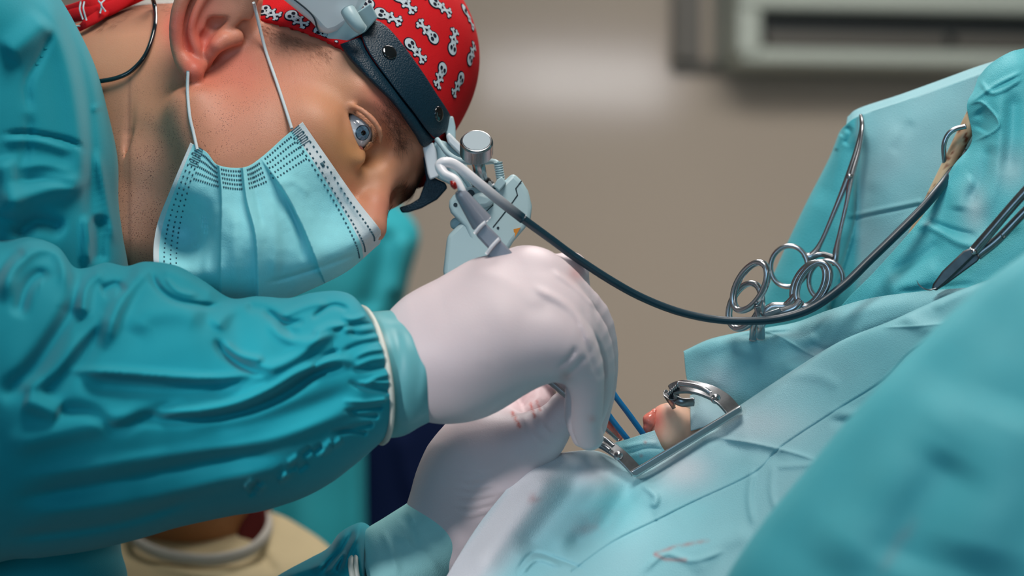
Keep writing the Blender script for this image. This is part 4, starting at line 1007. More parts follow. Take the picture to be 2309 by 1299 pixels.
mbx.add(tube(W(np.array([1060, 1095]), np.array([482, 452]), fd_h(np.array([1060, 1095]), np.array([482, 452]))), .0003, 6)); mbx.add(tube(W(np.array([1072, 1112]), np.array([500, 462]), fd_h(np.array([1072, 1112]), np.array([500, 462]))), .0003, 6)); mbx.build('housing_groove', M_seam, lh)
for px_, py_, r_ in ((1061, 437, .0028), (1027, 462, .0014), (1123, 514, .0009), (1165, 477, .0004)):
    c = W1(px_, py_, fd_h(px_, py_)); mesh('screw_hole', *cyl(c, (c[0], c[1] - .0003, c[2]), r_, ns=20), M_seam, lh, smooth=False)
V, F = prism([(1014, 500), (1024, 490), (1040, 492), (1052, 506), (1030, 520), (1016, 514)], .030, .05); mesh('mounting_tab', V, F, M_shell, hl, bevel=.002)
V, F = prism([(1158, 517), (1174, 513), (1160, 537)], fd_h(1164, 522) - .0001, fd_h(1164, 522) + .001); mesh('warning_sticker', V, F, M_orange, lh, smooth=False)
# ------------------------------------------------------------------ drapes
def cloth(name, ctrl, nu, nv, fl, parent=None, noise=(60, .0012, 1), attrs=None, mat_=None, solid=.0007, soft=True):
    G = patch_grid(ctrl, nu, nv); X, Y, D = G[..., 0], G[..., 1], G[..., 2]
    D = folds(X, Y, D, [(f[0], f[1] * (1.25 if f[1] > 9 else 1), f[2] * (.8 if f[1] > 9 else .8)) + tuple(f[3:]) for f in fl] if soft else fl)
    D = D - noise[1] * fnoise(X, Y, noise[0], noise[2])
    at = {'pale': np.zeros(X.size), 'blood': np.zeros(X.size)}
    if attrs: at.update({k: np.clip(f(X, Y), 0, 1).ravel() for k, f in attrs.items()})
    o = mesh(name, W(X, Y, D).reshape(-1, 3), gridfaces(nu, nv), mat_ or M_drape, parent, attrs=at, solid=solid)
    return o
def G2(X, Y, cx, cy, rx, ry=None, a=0):
    ry = ry or rx; dx = (X-cx)*math.cos(a) + (Y-cy)*math.sin(a); dy = -(X-cx)*math.sin(a) + (Y-cy)*math.cos(a)
    return np.exp(-(dx/rx)**2 - (dy/ry)**2)
def line(X, Y, pts, w_, h_=1.0): return h_ * np.exp(-(pdist(X, Y, pts)[0] / w_) ** 2)

rear = thing('surgical_drape', W1(2000, 700, .06), 'light teal paper drape raised like a tent behind the clamps', 'drape')
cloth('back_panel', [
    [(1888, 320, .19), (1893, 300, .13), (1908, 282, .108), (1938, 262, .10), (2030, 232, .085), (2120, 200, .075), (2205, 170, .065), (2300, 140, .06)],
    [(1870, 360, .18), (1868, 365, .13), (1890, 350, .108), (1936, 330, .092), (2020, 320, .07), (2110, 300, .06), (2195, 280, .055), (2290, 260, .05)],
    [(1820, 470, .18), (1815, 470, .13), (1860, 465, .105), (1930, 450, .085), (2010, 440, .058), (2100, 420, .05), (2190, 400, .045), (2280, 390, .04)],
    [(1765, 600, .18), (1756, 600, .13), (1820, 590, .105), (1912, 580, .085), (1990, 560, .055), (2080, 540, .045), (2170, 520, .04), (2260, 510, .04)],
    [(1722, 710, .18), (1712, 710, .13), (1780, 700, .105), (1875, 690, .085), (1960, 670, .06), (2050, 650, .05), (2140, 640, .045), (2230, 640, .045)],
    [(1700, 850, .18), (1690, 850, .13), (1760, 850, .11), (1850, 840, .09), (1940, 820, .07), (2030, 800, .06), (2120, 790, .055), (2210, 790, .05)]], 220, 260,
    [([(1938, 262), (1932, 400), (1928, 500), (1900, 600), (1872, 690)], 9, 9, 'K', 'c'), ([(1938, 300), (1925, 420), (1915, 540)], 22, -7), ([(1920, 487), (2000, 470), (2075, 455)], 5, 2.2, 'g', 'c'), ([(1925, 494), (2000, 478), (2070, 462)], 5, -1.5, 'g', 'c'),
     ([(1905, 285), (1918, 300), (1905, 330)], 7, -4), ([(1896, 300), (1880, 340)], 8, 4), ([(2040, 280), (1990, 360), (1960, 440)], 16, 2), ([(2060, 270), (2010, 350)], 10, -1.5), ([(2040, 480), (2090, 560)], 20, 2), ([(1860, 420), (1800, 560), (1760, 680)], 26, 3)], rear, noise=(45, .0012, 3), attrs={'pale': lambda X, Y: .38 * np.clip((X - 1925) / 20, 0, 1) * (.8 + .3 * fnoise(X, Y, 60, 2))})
# a rounded edge closes the top of the tent so that it has a back
cloth('rear_panel', [
    [(1908, 282, .108), (1938, 262, .10), (2030, 232, .085), (2120, 200, .075), (2205, 170, .065), (2300, 140, .06)],
    [(1910, 280, .13), (1940, 262, .13), (2032, 234, .12), (2122, 204, .12), (2206, 176, .11), (2300, 150, .11)],
    [(1880, 500, .20), (1950, 500, .20), (2040, 500, .20), (2120, 500, .20), (2206, 500, .20), (2300, 500, .2)],
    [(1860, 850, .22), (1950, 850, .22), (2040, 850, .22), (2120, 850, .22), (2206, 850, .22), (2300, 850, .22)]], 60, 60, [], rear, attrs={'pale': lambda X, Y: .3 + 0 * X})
cloth('side_panel', [
    [(2206, 176, .06), (2230, 148, .045), (2270, 122, .035), (2310, 110, .035), (2440, 90, .05)],
    [(2196, 205, .045), (2228, 180, .03), (2275, 155, .02), (2330, 150, .018), (2440, 150, .03)],
    [(2181, 240, .036), (2230, 228, .018), (2290, 215, .008), (2350, 210, .008), (2440, 210, .02)],
    [(2192, 318, .030), (2240, 312, .006), (2300, 300, -.002), (2360, 300, -.002), (2440, 300, .01)],
    [(2150, 375, .026), (2215, 372, .003), (2290, 370, -.01), (2360, 370, -.012), (2440, 370, -.005)],
    [(2112, 440, .020), (2200, 436, -.002), (2290, 430, -.018), (2360, 430, -.022), (2440, 430, -.02)],
    [(2062, 512, .014), (2170, 512, -.006), (2280, 510, -.026), (2360, 510, -.032), (2440, 510, -.032)],
    [(1975, 610, .012), (2110, 610, -.012), (2250, 620, -.036), (2350, 620, -.044), (2440, 620, -.046)],
    [(1890, 700, .016), (2060, 700, -.012), (2230, 720, -.044), (2350, 730, -.054), (2440, 740, -.056)],
    [(1840, 800, .03), (2030, 800, .0), (2210, 820, -.03), (2350, 830, -.04), (2440, 840, -.04)]], 300, 260,
    [([(2183, 238), (2216, 232), (2253, 284), (2192, 322)], 4, 3.5, 's'), ([(2205, 245), (2220, 270), (2210, 300)], 14, -5), ([(2260, 180), (2256, 240), (2255, 320), (2240, 420), (2215, 500)], 14, 4), ([(2285, 200), (2282, 300), (2270, 400)], 16, -6), ([(2235, 320), (2215, 400), (2180, 470)], 14, -5),
     ([(2190, 322), (2160, 372), (2120, 440), (2090, 490)], 5, 3, 's'), ([(2200, 400), (2170, 430), (2160, 480)], 14, 4), ([(2060, 514), (2100, 512), (2160, 545), (2220, 560)], 9, 4), ([(2090, 500), (2150, 520), (2210, 535)], 8, -4), ([(2200, 560), (2260, 520), (2309, 500)], 12, 3),
     ([(2205, 175), (2240, 210), (2309, 175)], 6, 3), ([(2180, 240), (2240, 195), (2309, 160)], 5, 3), ([(2130, 600), (2060, 640), (1990, 660)], 18, 5), ([(2000, 620), (2080, 580), (2130, 540)], 12, -4), ([(2010, 660), (2120, 650), (2210, 640)], 9, -3), ([(2160, 680), (2240, 640), (2309, 615)], 10, 3), ([(2185, 520), (2195, 600), (2160, 680)], 20, 3)], rear, noise=(40, .0015, 5),
    attrs={'pale': lambda X, Y: .45 * G2(X, Y, 2200, 470, 30, 60) + .35 * G2(X, Y, 2280, 380, 40, 50)})  # streak highlights painted into the pale mask

main = thing('surgical_drape', W1(1700, 1050, -.05), 'wide teal paper drape spread over the patient in the foreground, blood-streaked and creased', 'drape')
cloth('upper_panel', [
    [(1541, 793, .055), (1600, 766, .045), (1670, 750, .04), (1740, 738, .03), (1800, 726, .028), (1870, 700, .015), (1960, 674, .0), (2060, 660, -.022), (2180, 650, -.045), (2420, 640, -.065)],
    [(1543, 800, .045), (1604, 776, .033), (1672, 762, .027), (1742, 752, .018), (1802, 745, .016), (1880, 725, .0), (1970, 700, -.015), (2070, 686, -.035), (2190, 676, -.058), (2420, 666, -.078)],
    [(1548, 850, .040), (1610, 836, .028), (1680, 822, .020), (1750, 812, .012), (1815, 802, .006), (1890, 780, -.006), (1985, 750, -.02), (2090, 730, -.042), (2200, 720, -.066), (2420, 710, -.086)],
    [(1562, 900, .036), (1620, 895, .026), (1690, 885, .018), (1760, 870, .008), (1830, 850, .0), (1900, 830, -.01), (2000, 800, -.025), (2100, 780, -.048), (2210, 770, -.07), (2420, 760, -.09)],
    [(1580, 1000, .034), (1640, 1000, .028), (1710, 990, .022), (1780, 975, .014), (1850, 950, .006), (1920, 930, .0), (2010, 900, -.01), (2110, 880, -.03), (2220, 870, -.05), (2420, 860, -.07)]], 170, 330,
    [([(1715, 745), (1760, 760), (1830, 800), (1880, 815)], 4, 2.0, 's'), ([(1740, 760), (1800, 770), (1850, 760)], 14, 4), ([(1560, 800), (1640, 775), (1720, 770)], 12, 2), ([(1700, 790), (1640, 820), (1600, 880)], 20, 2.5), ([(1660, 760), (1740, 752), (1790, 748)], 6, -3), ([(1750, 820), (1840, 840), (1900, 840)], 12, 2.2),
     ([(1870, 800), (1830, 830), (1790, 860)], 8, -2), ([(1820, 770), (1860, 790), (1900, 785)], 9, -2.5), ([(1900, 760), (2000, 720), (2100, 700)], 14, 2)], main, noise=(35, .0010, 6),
    attrs={'pale': lambda X, Y: .22 + .35 * G2(X, Y, 1620, 860, 45, 40) + .3 * G2(X, Y, 1860, 800, 50, 20), 'blood': lambda X, Y: .6 * (fnoise(X, Y, 4, 4) > .9) * (X < 1562)})  # overall pale tint paints in the light on this panel
mainfl = [([(1236, 1028), (1215, 1090), (1170, 1160), (1110, 1240), (1060, 1310)], 26, 9), ([(1300, 1040), (1290, 1110), (1240, 1180), (1170, 1260)], 24, -8), ([(1360, 1060), (1340, 1120), (1280, 1190), (1250, 1250)], 22, 5), ([(1430, 1075), (1400, 1130), (1350, 1200), (1260, 1240)], 20, -7),
     ([(1445, 1090), (1478, 1120), (1470, 1150)], 8, 4), ([(1640, 985), (1580, 1005), (1500, 1080), (1460, 1160)], 30, 7), ([(1700, 1000), (1640, 1060), (1580, 1120), (1520, 1160)], 24, -4),
     ([(1600, 985), (1700, 1000), (1790, 1022), (1860, 1046)], 5, 3.2, 's'), ([(1610, 1002), (1700, 1020), (1780, 1040)], 12, -3), ([(1860, 1045), (1800, 1050), (1740, 1052)], 8, 2), ([(1860, 1046), (1840, 1110), (1780, 1190), (1740, 1290)], 14, 6), ([(1890, 1050), (1860, 1130), (1820, 1200), (1790, 1290)], 16, -5),
     ([(1937, 1042), (1900, 1130), (1865, 1210), (1840, 1300)], 9, -7), ([(1960, 1040), (1925, 1130), (1890, 1220), (1865, 1300)], 12, 6), ([(2060, 930), (2000, 1000), (1950, 1070)], 16, 5), ([(1700, 1050), (1690, 1120), (1700, 1190)], 8, 2.5), ([(1745, 1040), (1740, 1110), (1755, 1160)], 8, 2),
     ([(1480, 1175), (1560, 1135), (1700, 1068), (1760, 1010), (1880, 930), (1990, 860), (2060, 790), (2180, 720)], 2.6, -2.2, 'g', 'c'), ([(1290, 1290), (1380, 1225), (1480, 1175)], 2.6, -2.0, 'g', 'c'),
     ([(1850, 932), (1960, 935), (2060, 925), (2160, 945)], 10, 3), ([(1860, 950), (1960, 955), (2060, 945)], 10, -3), ([(2020, 700), (2090, 740), (2180, 740)], 14, 4), ([(1980, 740), (2080, 735), (2180, 725)], 4, 2.2, 's'), ([(2000, 880), (2080, 830), (2140, 740)], 16, 4), ([(1700, 1299), (1760, 1240), (1830, 1190)], 8, 3),
     ([(1440, 1299), (1500, 1250), (1560, 1265), (1640, 1240)], 7, 3), ([(1160, 1299), (1200, 1250), (1260, 1262), (1330, 1290)], 6, -3), ([(1170, 1299), (1210, 1262), (1270, 1280)], 6, 3), ([(1560, 1299), (1620, 1230), (1700, 1200)], 18, 4), ([(1760, 840), (1850, 850), (1900, 880)], 12, 1.8), ([(2100, 700), (2160, 660), (2210, 620)], 10, 3)]
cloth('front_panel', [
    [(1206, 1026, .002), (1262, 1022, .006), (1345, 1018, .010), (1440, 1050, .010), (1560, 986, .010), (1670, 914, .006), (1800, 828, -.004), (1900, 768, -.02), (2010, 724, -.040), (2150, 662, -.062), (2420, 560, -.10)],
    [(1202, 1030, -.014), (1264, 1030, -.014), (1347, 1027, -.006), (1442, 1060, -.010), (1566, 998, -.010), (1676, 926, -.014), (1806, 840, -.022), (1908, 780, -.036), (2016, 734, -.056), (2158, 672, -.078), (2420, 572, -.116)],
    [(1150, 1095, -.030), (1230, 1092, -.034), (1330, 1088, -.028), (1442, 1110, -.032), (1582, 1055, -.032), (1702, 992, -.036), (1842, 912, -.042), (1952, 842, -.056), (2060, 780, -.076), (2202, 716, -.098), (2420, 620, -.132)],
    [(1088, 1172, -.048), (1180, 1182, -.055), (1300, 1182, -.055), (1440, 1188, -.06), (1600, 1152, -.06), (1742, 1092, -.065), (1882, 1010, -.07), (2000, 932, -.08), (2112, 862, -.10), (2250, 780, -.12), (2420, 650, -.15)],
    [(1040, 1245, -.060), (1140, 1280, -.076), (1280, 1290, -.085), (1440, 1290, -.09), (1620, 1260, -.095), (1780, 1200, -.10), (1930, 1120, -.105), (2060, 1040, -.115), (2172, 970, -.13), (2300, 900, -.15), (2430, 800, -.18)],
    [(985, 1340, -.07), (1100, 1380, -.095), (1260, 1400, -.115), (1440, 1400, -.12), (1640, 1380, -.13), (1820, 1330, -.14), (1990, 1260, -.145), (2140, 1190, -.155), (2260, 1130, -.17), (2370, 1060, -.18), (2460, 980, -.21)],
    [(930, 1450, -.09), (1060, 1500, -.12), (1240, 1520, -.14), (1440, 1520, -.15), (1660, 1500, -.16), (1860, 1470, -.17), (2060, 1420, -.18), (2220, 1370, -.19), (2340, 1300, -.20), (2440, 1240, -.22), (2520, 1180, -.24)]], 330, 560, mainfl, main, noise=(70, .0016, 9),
    attrs={'pale': lambda X, Y: .95 * line(X, Y, [(1225, 1020), (1170, 1130), (1080, 1250), (1000, 1340)], 60) + .55 * G2(X, Y, 1540, 1060, 70, 50) + .55 * G2(X, Y, 1330, 1060, 60, 40) + .3 * G2(X, Y, 1700, 960, 120, 50) + .3 + .12 * fnoise(X, Y, 90, 4) - .22 * G2(X, Y, 1380, 1150, 70, 60) - .3*(np.clip((X-1900)/400, 0, 1)),  # pale paints in the bright left wedge and the hand's shade beside it
           'blood': lambda X, Y: .55 * line(X, Y, [(1480, 1248), (1530, 1232), (1595, 1220)], 5) * (.6 + .5 * fnoise(X, Y, 6, 3)) + .5 * line(X, Y, [(1478, 1252), (1500, 1262), (1545, 1264)], 5) + .3 * G2(X, Y, 1205, 1125, 18, 12) * (.7 + fnoise(X, Y, 7, 3)) + .22 * G2(X, Y, 1340, 1180, 50, 25, -.4) * (1 + fnoise(X, Y, 14, 3))})
ed = [(1590, 1420), (1640, 1300), (1720, 1180), (1810, 1070), (1905, 955), (2000, 850), (2110, 740), (2220, 640), (2330, 560), (2470, 470)]
cloth('front_fold', [
    [(x + 14, y + 8, -.30) for x, y in ed], [(x, y, -.335) for x, y in ed], [(x + 14, y + 12, -.352) for x, y in ed], [(x + 70, y + 50, -.37) for x, y in ed], [(x + 190, y + 120, -.40) for x, y in ed], [(x + 420, y + 260, -.44) for x, y in ed], [(x + 900, y + 560, -.50) for x, y in ed]], 160, 160,
    [([(2180, 1299), (2240, 1080), (2309, 900)], 90, 10), ([(2020, 1299), (2080, 1160), (2160, 1020)], 60, -6), ([(1860, 1299), (1960, 1160), (2060, 1030), (2180, 880)], 60, 7)], main, noise=(90, .003, 12),
    attrs={'blood': lambda X, Y: .25 * G2(X, Y, 2030, 1220, 60, 14, -1.0) * (.8 + fnoise(X, Y, 20, 1))})
# strips of drape around the opening
cloth('opening_strip', [[(1384, 1000, .006), (1430, 986, .0), (1476, 971, .002)], [(1392, 1012, .002), (1440, 1004, -.004), (1484, 990, -.002)], [(1412, 1034, .0), (1455, 1024, -.006), (1494, 1010, -.004)], [(1434, 1058, .002), (1474, 1042, -.004), (1510, 1026, -.002)]], 50, 60, [([(1400, 1010), (1450, 1000), (1490, 1000)], 5, 1.5), ([(1410, 1025), (1460, 1012), (1500, 1014)], 4, -1.5)], main, noise=(15, .0004, 2),
    attrs={'pale': lambda X, Y: .25 + .3 * G2(X, Y, 1480, 990, 25, 20), 'blood': lambda X, Y: .5 * G2(X, Y, 1455, 998, 4) + .5 * G2(X, Y, 1446, 1028, 4) + .4 * G2(X, Y, 1388, 1006, 6)})
cloth('opening_strip', [[(1556, 892, .030), (1590, 888, .024), (1640, 905, .022)], [(1557, 930, .020), (1592, 928, .012), (1645, 925, .012)], [(1558, 972, .012), (1592, 962, .004), (1648, 950, .004)]], 40, 40, [], main, noise=(18, .0005, 2), attrs={'pale': lambda X, Y: .55 + 0 * X})

# ------------------------------------------------------------------ the patient under the drape
patient = thing('person', W1(1620, 1200, .12), 'patient lying under the teal drape, only a patch of bare skin and red tissue showing', 'person')
def sdf_pat(P):
    s = s_ell(P, W1(1640, 1195, .145), np.eye(3), (.088, .085, .080))
    s = smin(s, pxchain(P, [(1590, 1025, .066, 66), (1530, 975, .034, 52), (1506, 950, .026, 42)], .01), .02)
    s = smin(s, s_cone(P, W1(1700, 1300, .14), W1(2300, 1500, .10), .07, .12), .05)
    s = smin(s, s_ell(P, W1(1500, 992, .02), np.eye(3), (.008, .008, .008)), .01)
    return s
lo = np.array(W1(1330, 1800, .1)); hi = np.array(W1(2500, 840, .1)); lo[1] = -.02; hi[1] = .26
V, F = sdf_mesh(sdf_pat, lo, hi, 0.004)
x, y = toPX(V); n_ = len(V)
M_pskin = material('patient_skin', srgb(238, 192, 166), .45, spec=.4, sss=.15, var=.05, vscale=120); add_attr_mix(M_pskin, 'red', srgb(226, 130, 116))
mesh('body', V, F, M_pskin, patient, attrs={'red': np.clip(np.exp(-(((x-1482)/16)**2 + ((y-945)/36)**2)) , 0, 1), 'yellow': np.zeros(n_), 'dark': np.zeros(n_), 'stubble': np.zeros(n_)})
def sdf_tis(P):
    s = pxchain(P, [(1476, 930, .022, 9), (1464, 945, .020, 12), (1459, 962, .020, 9)], .003)
    return smin(s, pxchain(P, [(1470, 955, .018, 8), (1458, 974, .022, 6)], .002), .003) + .0004 * fnoise(*[a * 1.0 for a in toPX(P)], 5, 2)
lo = np.array(W1(1435, 995, .02)); hi = np.array(W1(1500, 905, .02)); lo[1] = .005; hi[1] = .04
V, F = sdf_mesh(sdf_tis, lo, hi, 0.0008); mesh('tissue', V, F, M_tissue, patient)
V, F = sdf_mesh(lambda P: pxchain(P, [(1362, 945, .010, 13), (1378, 965, .010, 13), (1396, 986, .014, 9)], .003), np.array(W1(1340, 1010, .01)) - .01, np.array(W1(1415, 925, .01)) + .012, 0.001); mesh('tissue', V, F, M_tissue, patient)

# ------------------------------------------------------------------ retractor frame
ret = thing('retractor', W1(1545, 995, -.01), 'polished steel retractor frame with a straight bar and two curved ratchet arms around the wound', 'retractor')
V, F = prism([(1420, 1060), (1656, 918), (1668, 912), (1672, 928), (1434, 1074), (1426, 1072)], -.0195, -.010, gx=.00001); mesh('bar', V, F, material('brushed_bar', srgb(178, 184, 186), .30, metal=1.0), ret, bevel=.0012)
arc = catmull([(1650, 924, -.012), (1625, 898, -.008), (1590, 880, -.002), (1555, 872, .006), (1525, 873, .012), (1512, 888, .018), (1508, 905, .026)], 50)
def ribbon(C, wd, th_, name, parent, mt, dirn=(0, 1)):
    P = W(C[:, 0], C[:, 1], C[:, 2]); T = np.gradient(P, axis=0); T /= np.linalg.norm(T, axis=1)[:, None]
    up_ = np.tile(np.array((0.2, -.75, .62)), (len(P), 1)); B = np.cross(T, up_); B /= np.linalg.norm(B, axis=1)[:, None]; N = np.cross(B, T)
    V = []; 
    for i in range(len(P)):
        w2 = wd if np.isscalar(wd) else wd[i]
        V += [P[i] - B[i]*w2 - N[i]*th_, P[i] + B[i]*w2 - N[i]*th_, P[i] + B[i]*w2 + N[i]*th_, P[i] - B[i]*w2 + N[i]*th_]
    F = gridfaces(len(P), 4, False, True) + [(0, 1, 2, 3)[::-1], tuple(range(4*len(P)-4, 4*len(P)))]
    return mesh(name, V, F, mt, parent, smooth=False, bevel=.0005)
ribbon(arc, .0058, .0011, 'arm', ret, M_steeld)
V, F = ctube([(1528, 864, .004), (1560, 868, -.003), (1585, 876, -.008), (1600, 886, -.010)], .0018, 40, 10); mesh('rod', V, F, M_steel, ret)
V, F = lathe(W1(1611, 899, -.006), W1(1612, 896, -.014), [(0, .0032), (.003, .0034), (.0045, .0026), (.0052, .001)], 24); mesh('screw', V, F, M_steel, ret)
mbx = MB()
for k in range(6):
    a = k / 5; c = (1508 + 20 * a, 888 - 18 * a, .012 - .004 * a); mbx.add(cyl(W1(c[0] - 3, c[1] - 4, c[2] - .003), W1(c[0] + 1, c[1] + 6, c[2] + .004), .0009, ns=8))
mbx.build('ratchet', M_steeld, ret)
V, F = ctube([(1510, 893, .022), (1535, 906, .018), (1562, 905, .020)], .0032, 20, 12, flat=.6); mesh('blade', V, F, M_steeld, ret)
arc2 = catmull([(1434, 1062, -.014), (1412, 1038, -.012), (1390, 1018, -.010), (1362, 1000, -.006), (1338, 992, .0), (1318, 985, .006)], 40)
ribbon(arc2, .0046, .0011, 'arm', ret, M_steeld)
V, F = ctube([(1352, 984, -.010), (1368, 992, -.012), (1382, 1004, -.014)], .0016, 20, 10); mesh('rod', V, F, M_steel, ret)
V, F = ctube([(1342, 996, -.010), (1360, 1004, -.013), (1374, 1014, -.015)], .0015, 20, 10); mesh('rod', V, F, M_steel, ret)
V, F = lathe(W1(1393, 1027, -.010), W1(1394, 1024, -.018), [(0, .003), (.003, .0032), (.0045, .0024), (.0052, .001)], 24); mesh('screw', V, F, M_steel, ret)
V, F = ctube([(1362, 962, -.002), (1374, 974, -.002), (1392, 991, .0)], .0012, 20, 10); mesh('rod', V, F, M_steel, ret)

ret.location.y -= .009
# blue silicone bands
for k, (pts, lab) in enumerate((([(1378, 868, .012), (1384, 888, .012), (1415, 930, .012), (1447, 974, .014), (1452, 982, .018)], 'blue silicone band running straight to the exposed tissue, the right one of two'), ([(1360, 915, .004), (1374, 938, .004), (1392, 962, .003), (1413, 988, .004), (1420, 996, .008)], 'blue silicone band nearest the gloved fingertips, the left one of two'))):
    V, F = ctube(pts, .0021, 30, 12, flat=.7); o = mesh('vessel_loop', V, F, M_band)
    tag(o, lab, 'silicone band', 'blue silicone bands')

# tweezers in the far hand
tw = thing('tweezers', W1(1255, 880, -.03), 'dark steel tweezers held between the two gloved hands', 'tweezers')
for name_, pts, r_ in (('blade', [(1205, 838, -.030), (1232, 856, -.030), (1262, 880, -.030), (1290, 906, -.030), (1330, 960, -.03)], [.0016, .0022, .0022, .0018, .0009]), ('blade', [(1215, 834, -.018), (1245, 858, -.020), (1272, 880, -.022), (1298, 902, -.024), (1332, 962, -.028)], [.0016, .0022, .0022, .0018, .0009])):
    V, F = ctube(pts, r_, 30, 10, flat=.5); mesh(name_, V, F, M_steel, tw)

# ------------------------------------------------------------------ ring-handled clamps
def ring(cx, cy, a, b, ang, d0, gx, gy, r, n=60):
    t = np.linspace(0, 2*math.pi, n, endpoint=False); c, s = math.cos(ang), math.sin(ang)
    X = cx + a*np.cos(t)*c - b*np.sin(t)*s; Y = cy + a*np.cos(t)*s + b*np.sin(t)*c
    P = W(X, Y, d0 + gx*(X-cx) + gy*(Y-cy)); return tube(P, r, 14, closed=True, flat=1.35)
A60 = math.radians(-62)
cl = thing('hemostat', W1(1712, 740, .0), 'shiny ring-handled clamp in front, its higher left ring overlapping the other', 'clamp', None)
mesh('finger_ring', *ring(1692, 646, 59, 30, A60, -.004, -.0002, .0000, .0023), M_steel, cl)
mesh('finger_ring', *ring(1834, 642, 54, 32, A60, -.012, -.0001, .0000, .0023), M_steel, cl)
V, F = ctube([(1707, 690, -.010), (1712, 712, -.008), (1716, 735, -.002), (1718, 762, .010)], [.0022, .0026, .0026, .0022], 30, 12); mesh('shank', V, F, M_steel, cl)
V, F = ctube([(1806, 676, -.012), (1792, 694, -.012), (1765, 704, -.010), (1735, 712, -.006), (1716, 735, -.002), (1712, 762, .010)], [.0026, .0032, .003, .0028, .0026, .0022], 40, 12); mesh('shank', V, F, M_steel, cl)
V, F = prism([(1722, 706), (1758, 694), (1764, 702), (1726, 716)], -.014, -.008); mesh('ratchet', V, F, M_steeld, cl, bevel=.0005)
cl = thing('hemostat', W1(1716, 742, .012), 'shiny ring-handled clamp behind, its lower left ring reaching under the cable', 'clamp', None)
mesh('finger_ring', *ring(1680, 690, 54, 32, math.radians(-66), .008, -.0002, .0000, .0022), M_steel, cl)
mesh('finger_ring', *ring(1824, 642, 54, 31, A60, .000, -.0001, .0000, .0022), M_steel, cl)
V, F = ctube([(1718, 668, .004), (1716, 690, .004), (1708, 715, .006), (1700, 735, .010), (1696, 765, .020)], [.0022, .0028, .003, .0026, .0022], 30, 12); mesh('shank', V, F, M_steel, cl)
V, F = ctube([(1798, 660, .000), (1784, 680, .002), (1770, 690, .004), (1740, 692, .006), (1716, 715, .008), (1704, 740, .012), (1700, 765, .020)], [.0024, .003, .0028, .0028, .0028, .0026, .0022], 40, 12); mesh('shank', V, F, M_steel, cl)

cl = thing('hemostat', W1(1900, 450, .08), 'long slim clamp hanging down the tented drape, its round ring open at the left', 'clamp', None)
mesh('finger_ring', *ring(1775, 601, 41, 46, 0.2, .080, -.0001, 0, .0018), M_steel, cl)
mesh('finger_ring', *ring(1858, 632, 38, 44, 0.2, .072, -.0001, 0, .0018), M_steel, cl)
V, F = ctube([(1806, 574, .079), (1826, 578, .078), (1848, 545, .078), (1878, 475, .08), (1908, 400, .082), (1930, 330, .086), (1938, 290, .09), (1936, 262, .098)], [.0022, .003, .0017, .0018, .0024, .002, .0017, .0012], 60, 12); mesh('shank', V, F, M_steel, cl)
V, F = ctube([(1878, 600, .072), (1880, 575, .072), (1888, 530, .074), (1904, 460, .076), (1914, 405, .079), (1932, 340, .084), (1940, 290, .088), (1938, 266, .096)], [.0022, .0026, .0016, .0016, .0022, .0017, .0014, .001], 60, 12); mesh('shank', V, F, M_steel, cl)
V, F = ctube([(1826, 578, .078), (1850, 574, .076), (1876, 584, .072)], [.003, .002, .003], 20, 12); mesh('ratchet', V, F, M_steeld, cl)
mesh('pivot', *cyl(W1(1911, 400, .074), W1(1911, 400, .088), .0022), M_steel, cl)

M_jaw = material('jaw_steel', srgb(86, 92, 96), .42, metal=1.0, var=.2, vscale=150)
cl.location.y -= .011
nh = thing('needle_holder', W1(2210, 550, -.05), 'steel needle holder with a tapered jaw lying on the drape, gripping a curved needle', 'needle holder')
V, F = prism([(2100, 652), (2104, 640), (2124, 612), (2172, 566), (2196, 556), (2208, 566), (2150, 622), (2112, 656)], -.050, -.045, gx=-.00005); mesh('jaw', V, F, M_jaw, nh, bevel=.0012)
V, F = prism([(2110, 656), (2150, 618), (2204, 566), (2216, 572), (2204, 590), (2136, 640)], -.047, -.042, gx=-.00005); mesh('jaw', V, F, M_jaw, nh, bevel=.0012)
V, F = ctube([(2196, 566, -.056), (2230, 526, -.06), (2290, 456, -.066), (2360, 380, -.072)], [.0036, .0033, .0032, .0034], 30, 12); mesh('shank', V, F, M_steeld, nh)
V, F = ctube([(2204, 576, -.052), (2250, 540, -.056), (2310, 478, -.060), (2380, 410, -.066)], [.0036, .0032, .0030, .0032], 30, 12); mesh('shank', V, F, M_steeld, nh)
mesh('pivot', *cyl(W1(2196, 568, -.062), W1(2196, 568, -.044), .002), M_steel, nh)
V, F = ctube([(2067, 632, -.046), (2072, 642, -.047), (2082, 650, -.048), (2096, 654, -.048), (2112, 650, -.048)], [.0001, .0004, .0005, .0005, .0005], 30, 8)
tag(mesh('suture_needle', V, F, M_steeld), 'tiny curved needle held in the jaw tip above the drape', 'needle')
V, F = ctube([(2262, 520, -.067), (2258, 530, -.069), (2262, 538, -.069), (2266, 532, -.068)], .0003, 20, 6); mesh('wire_loop', V, F, M_snap, nh)

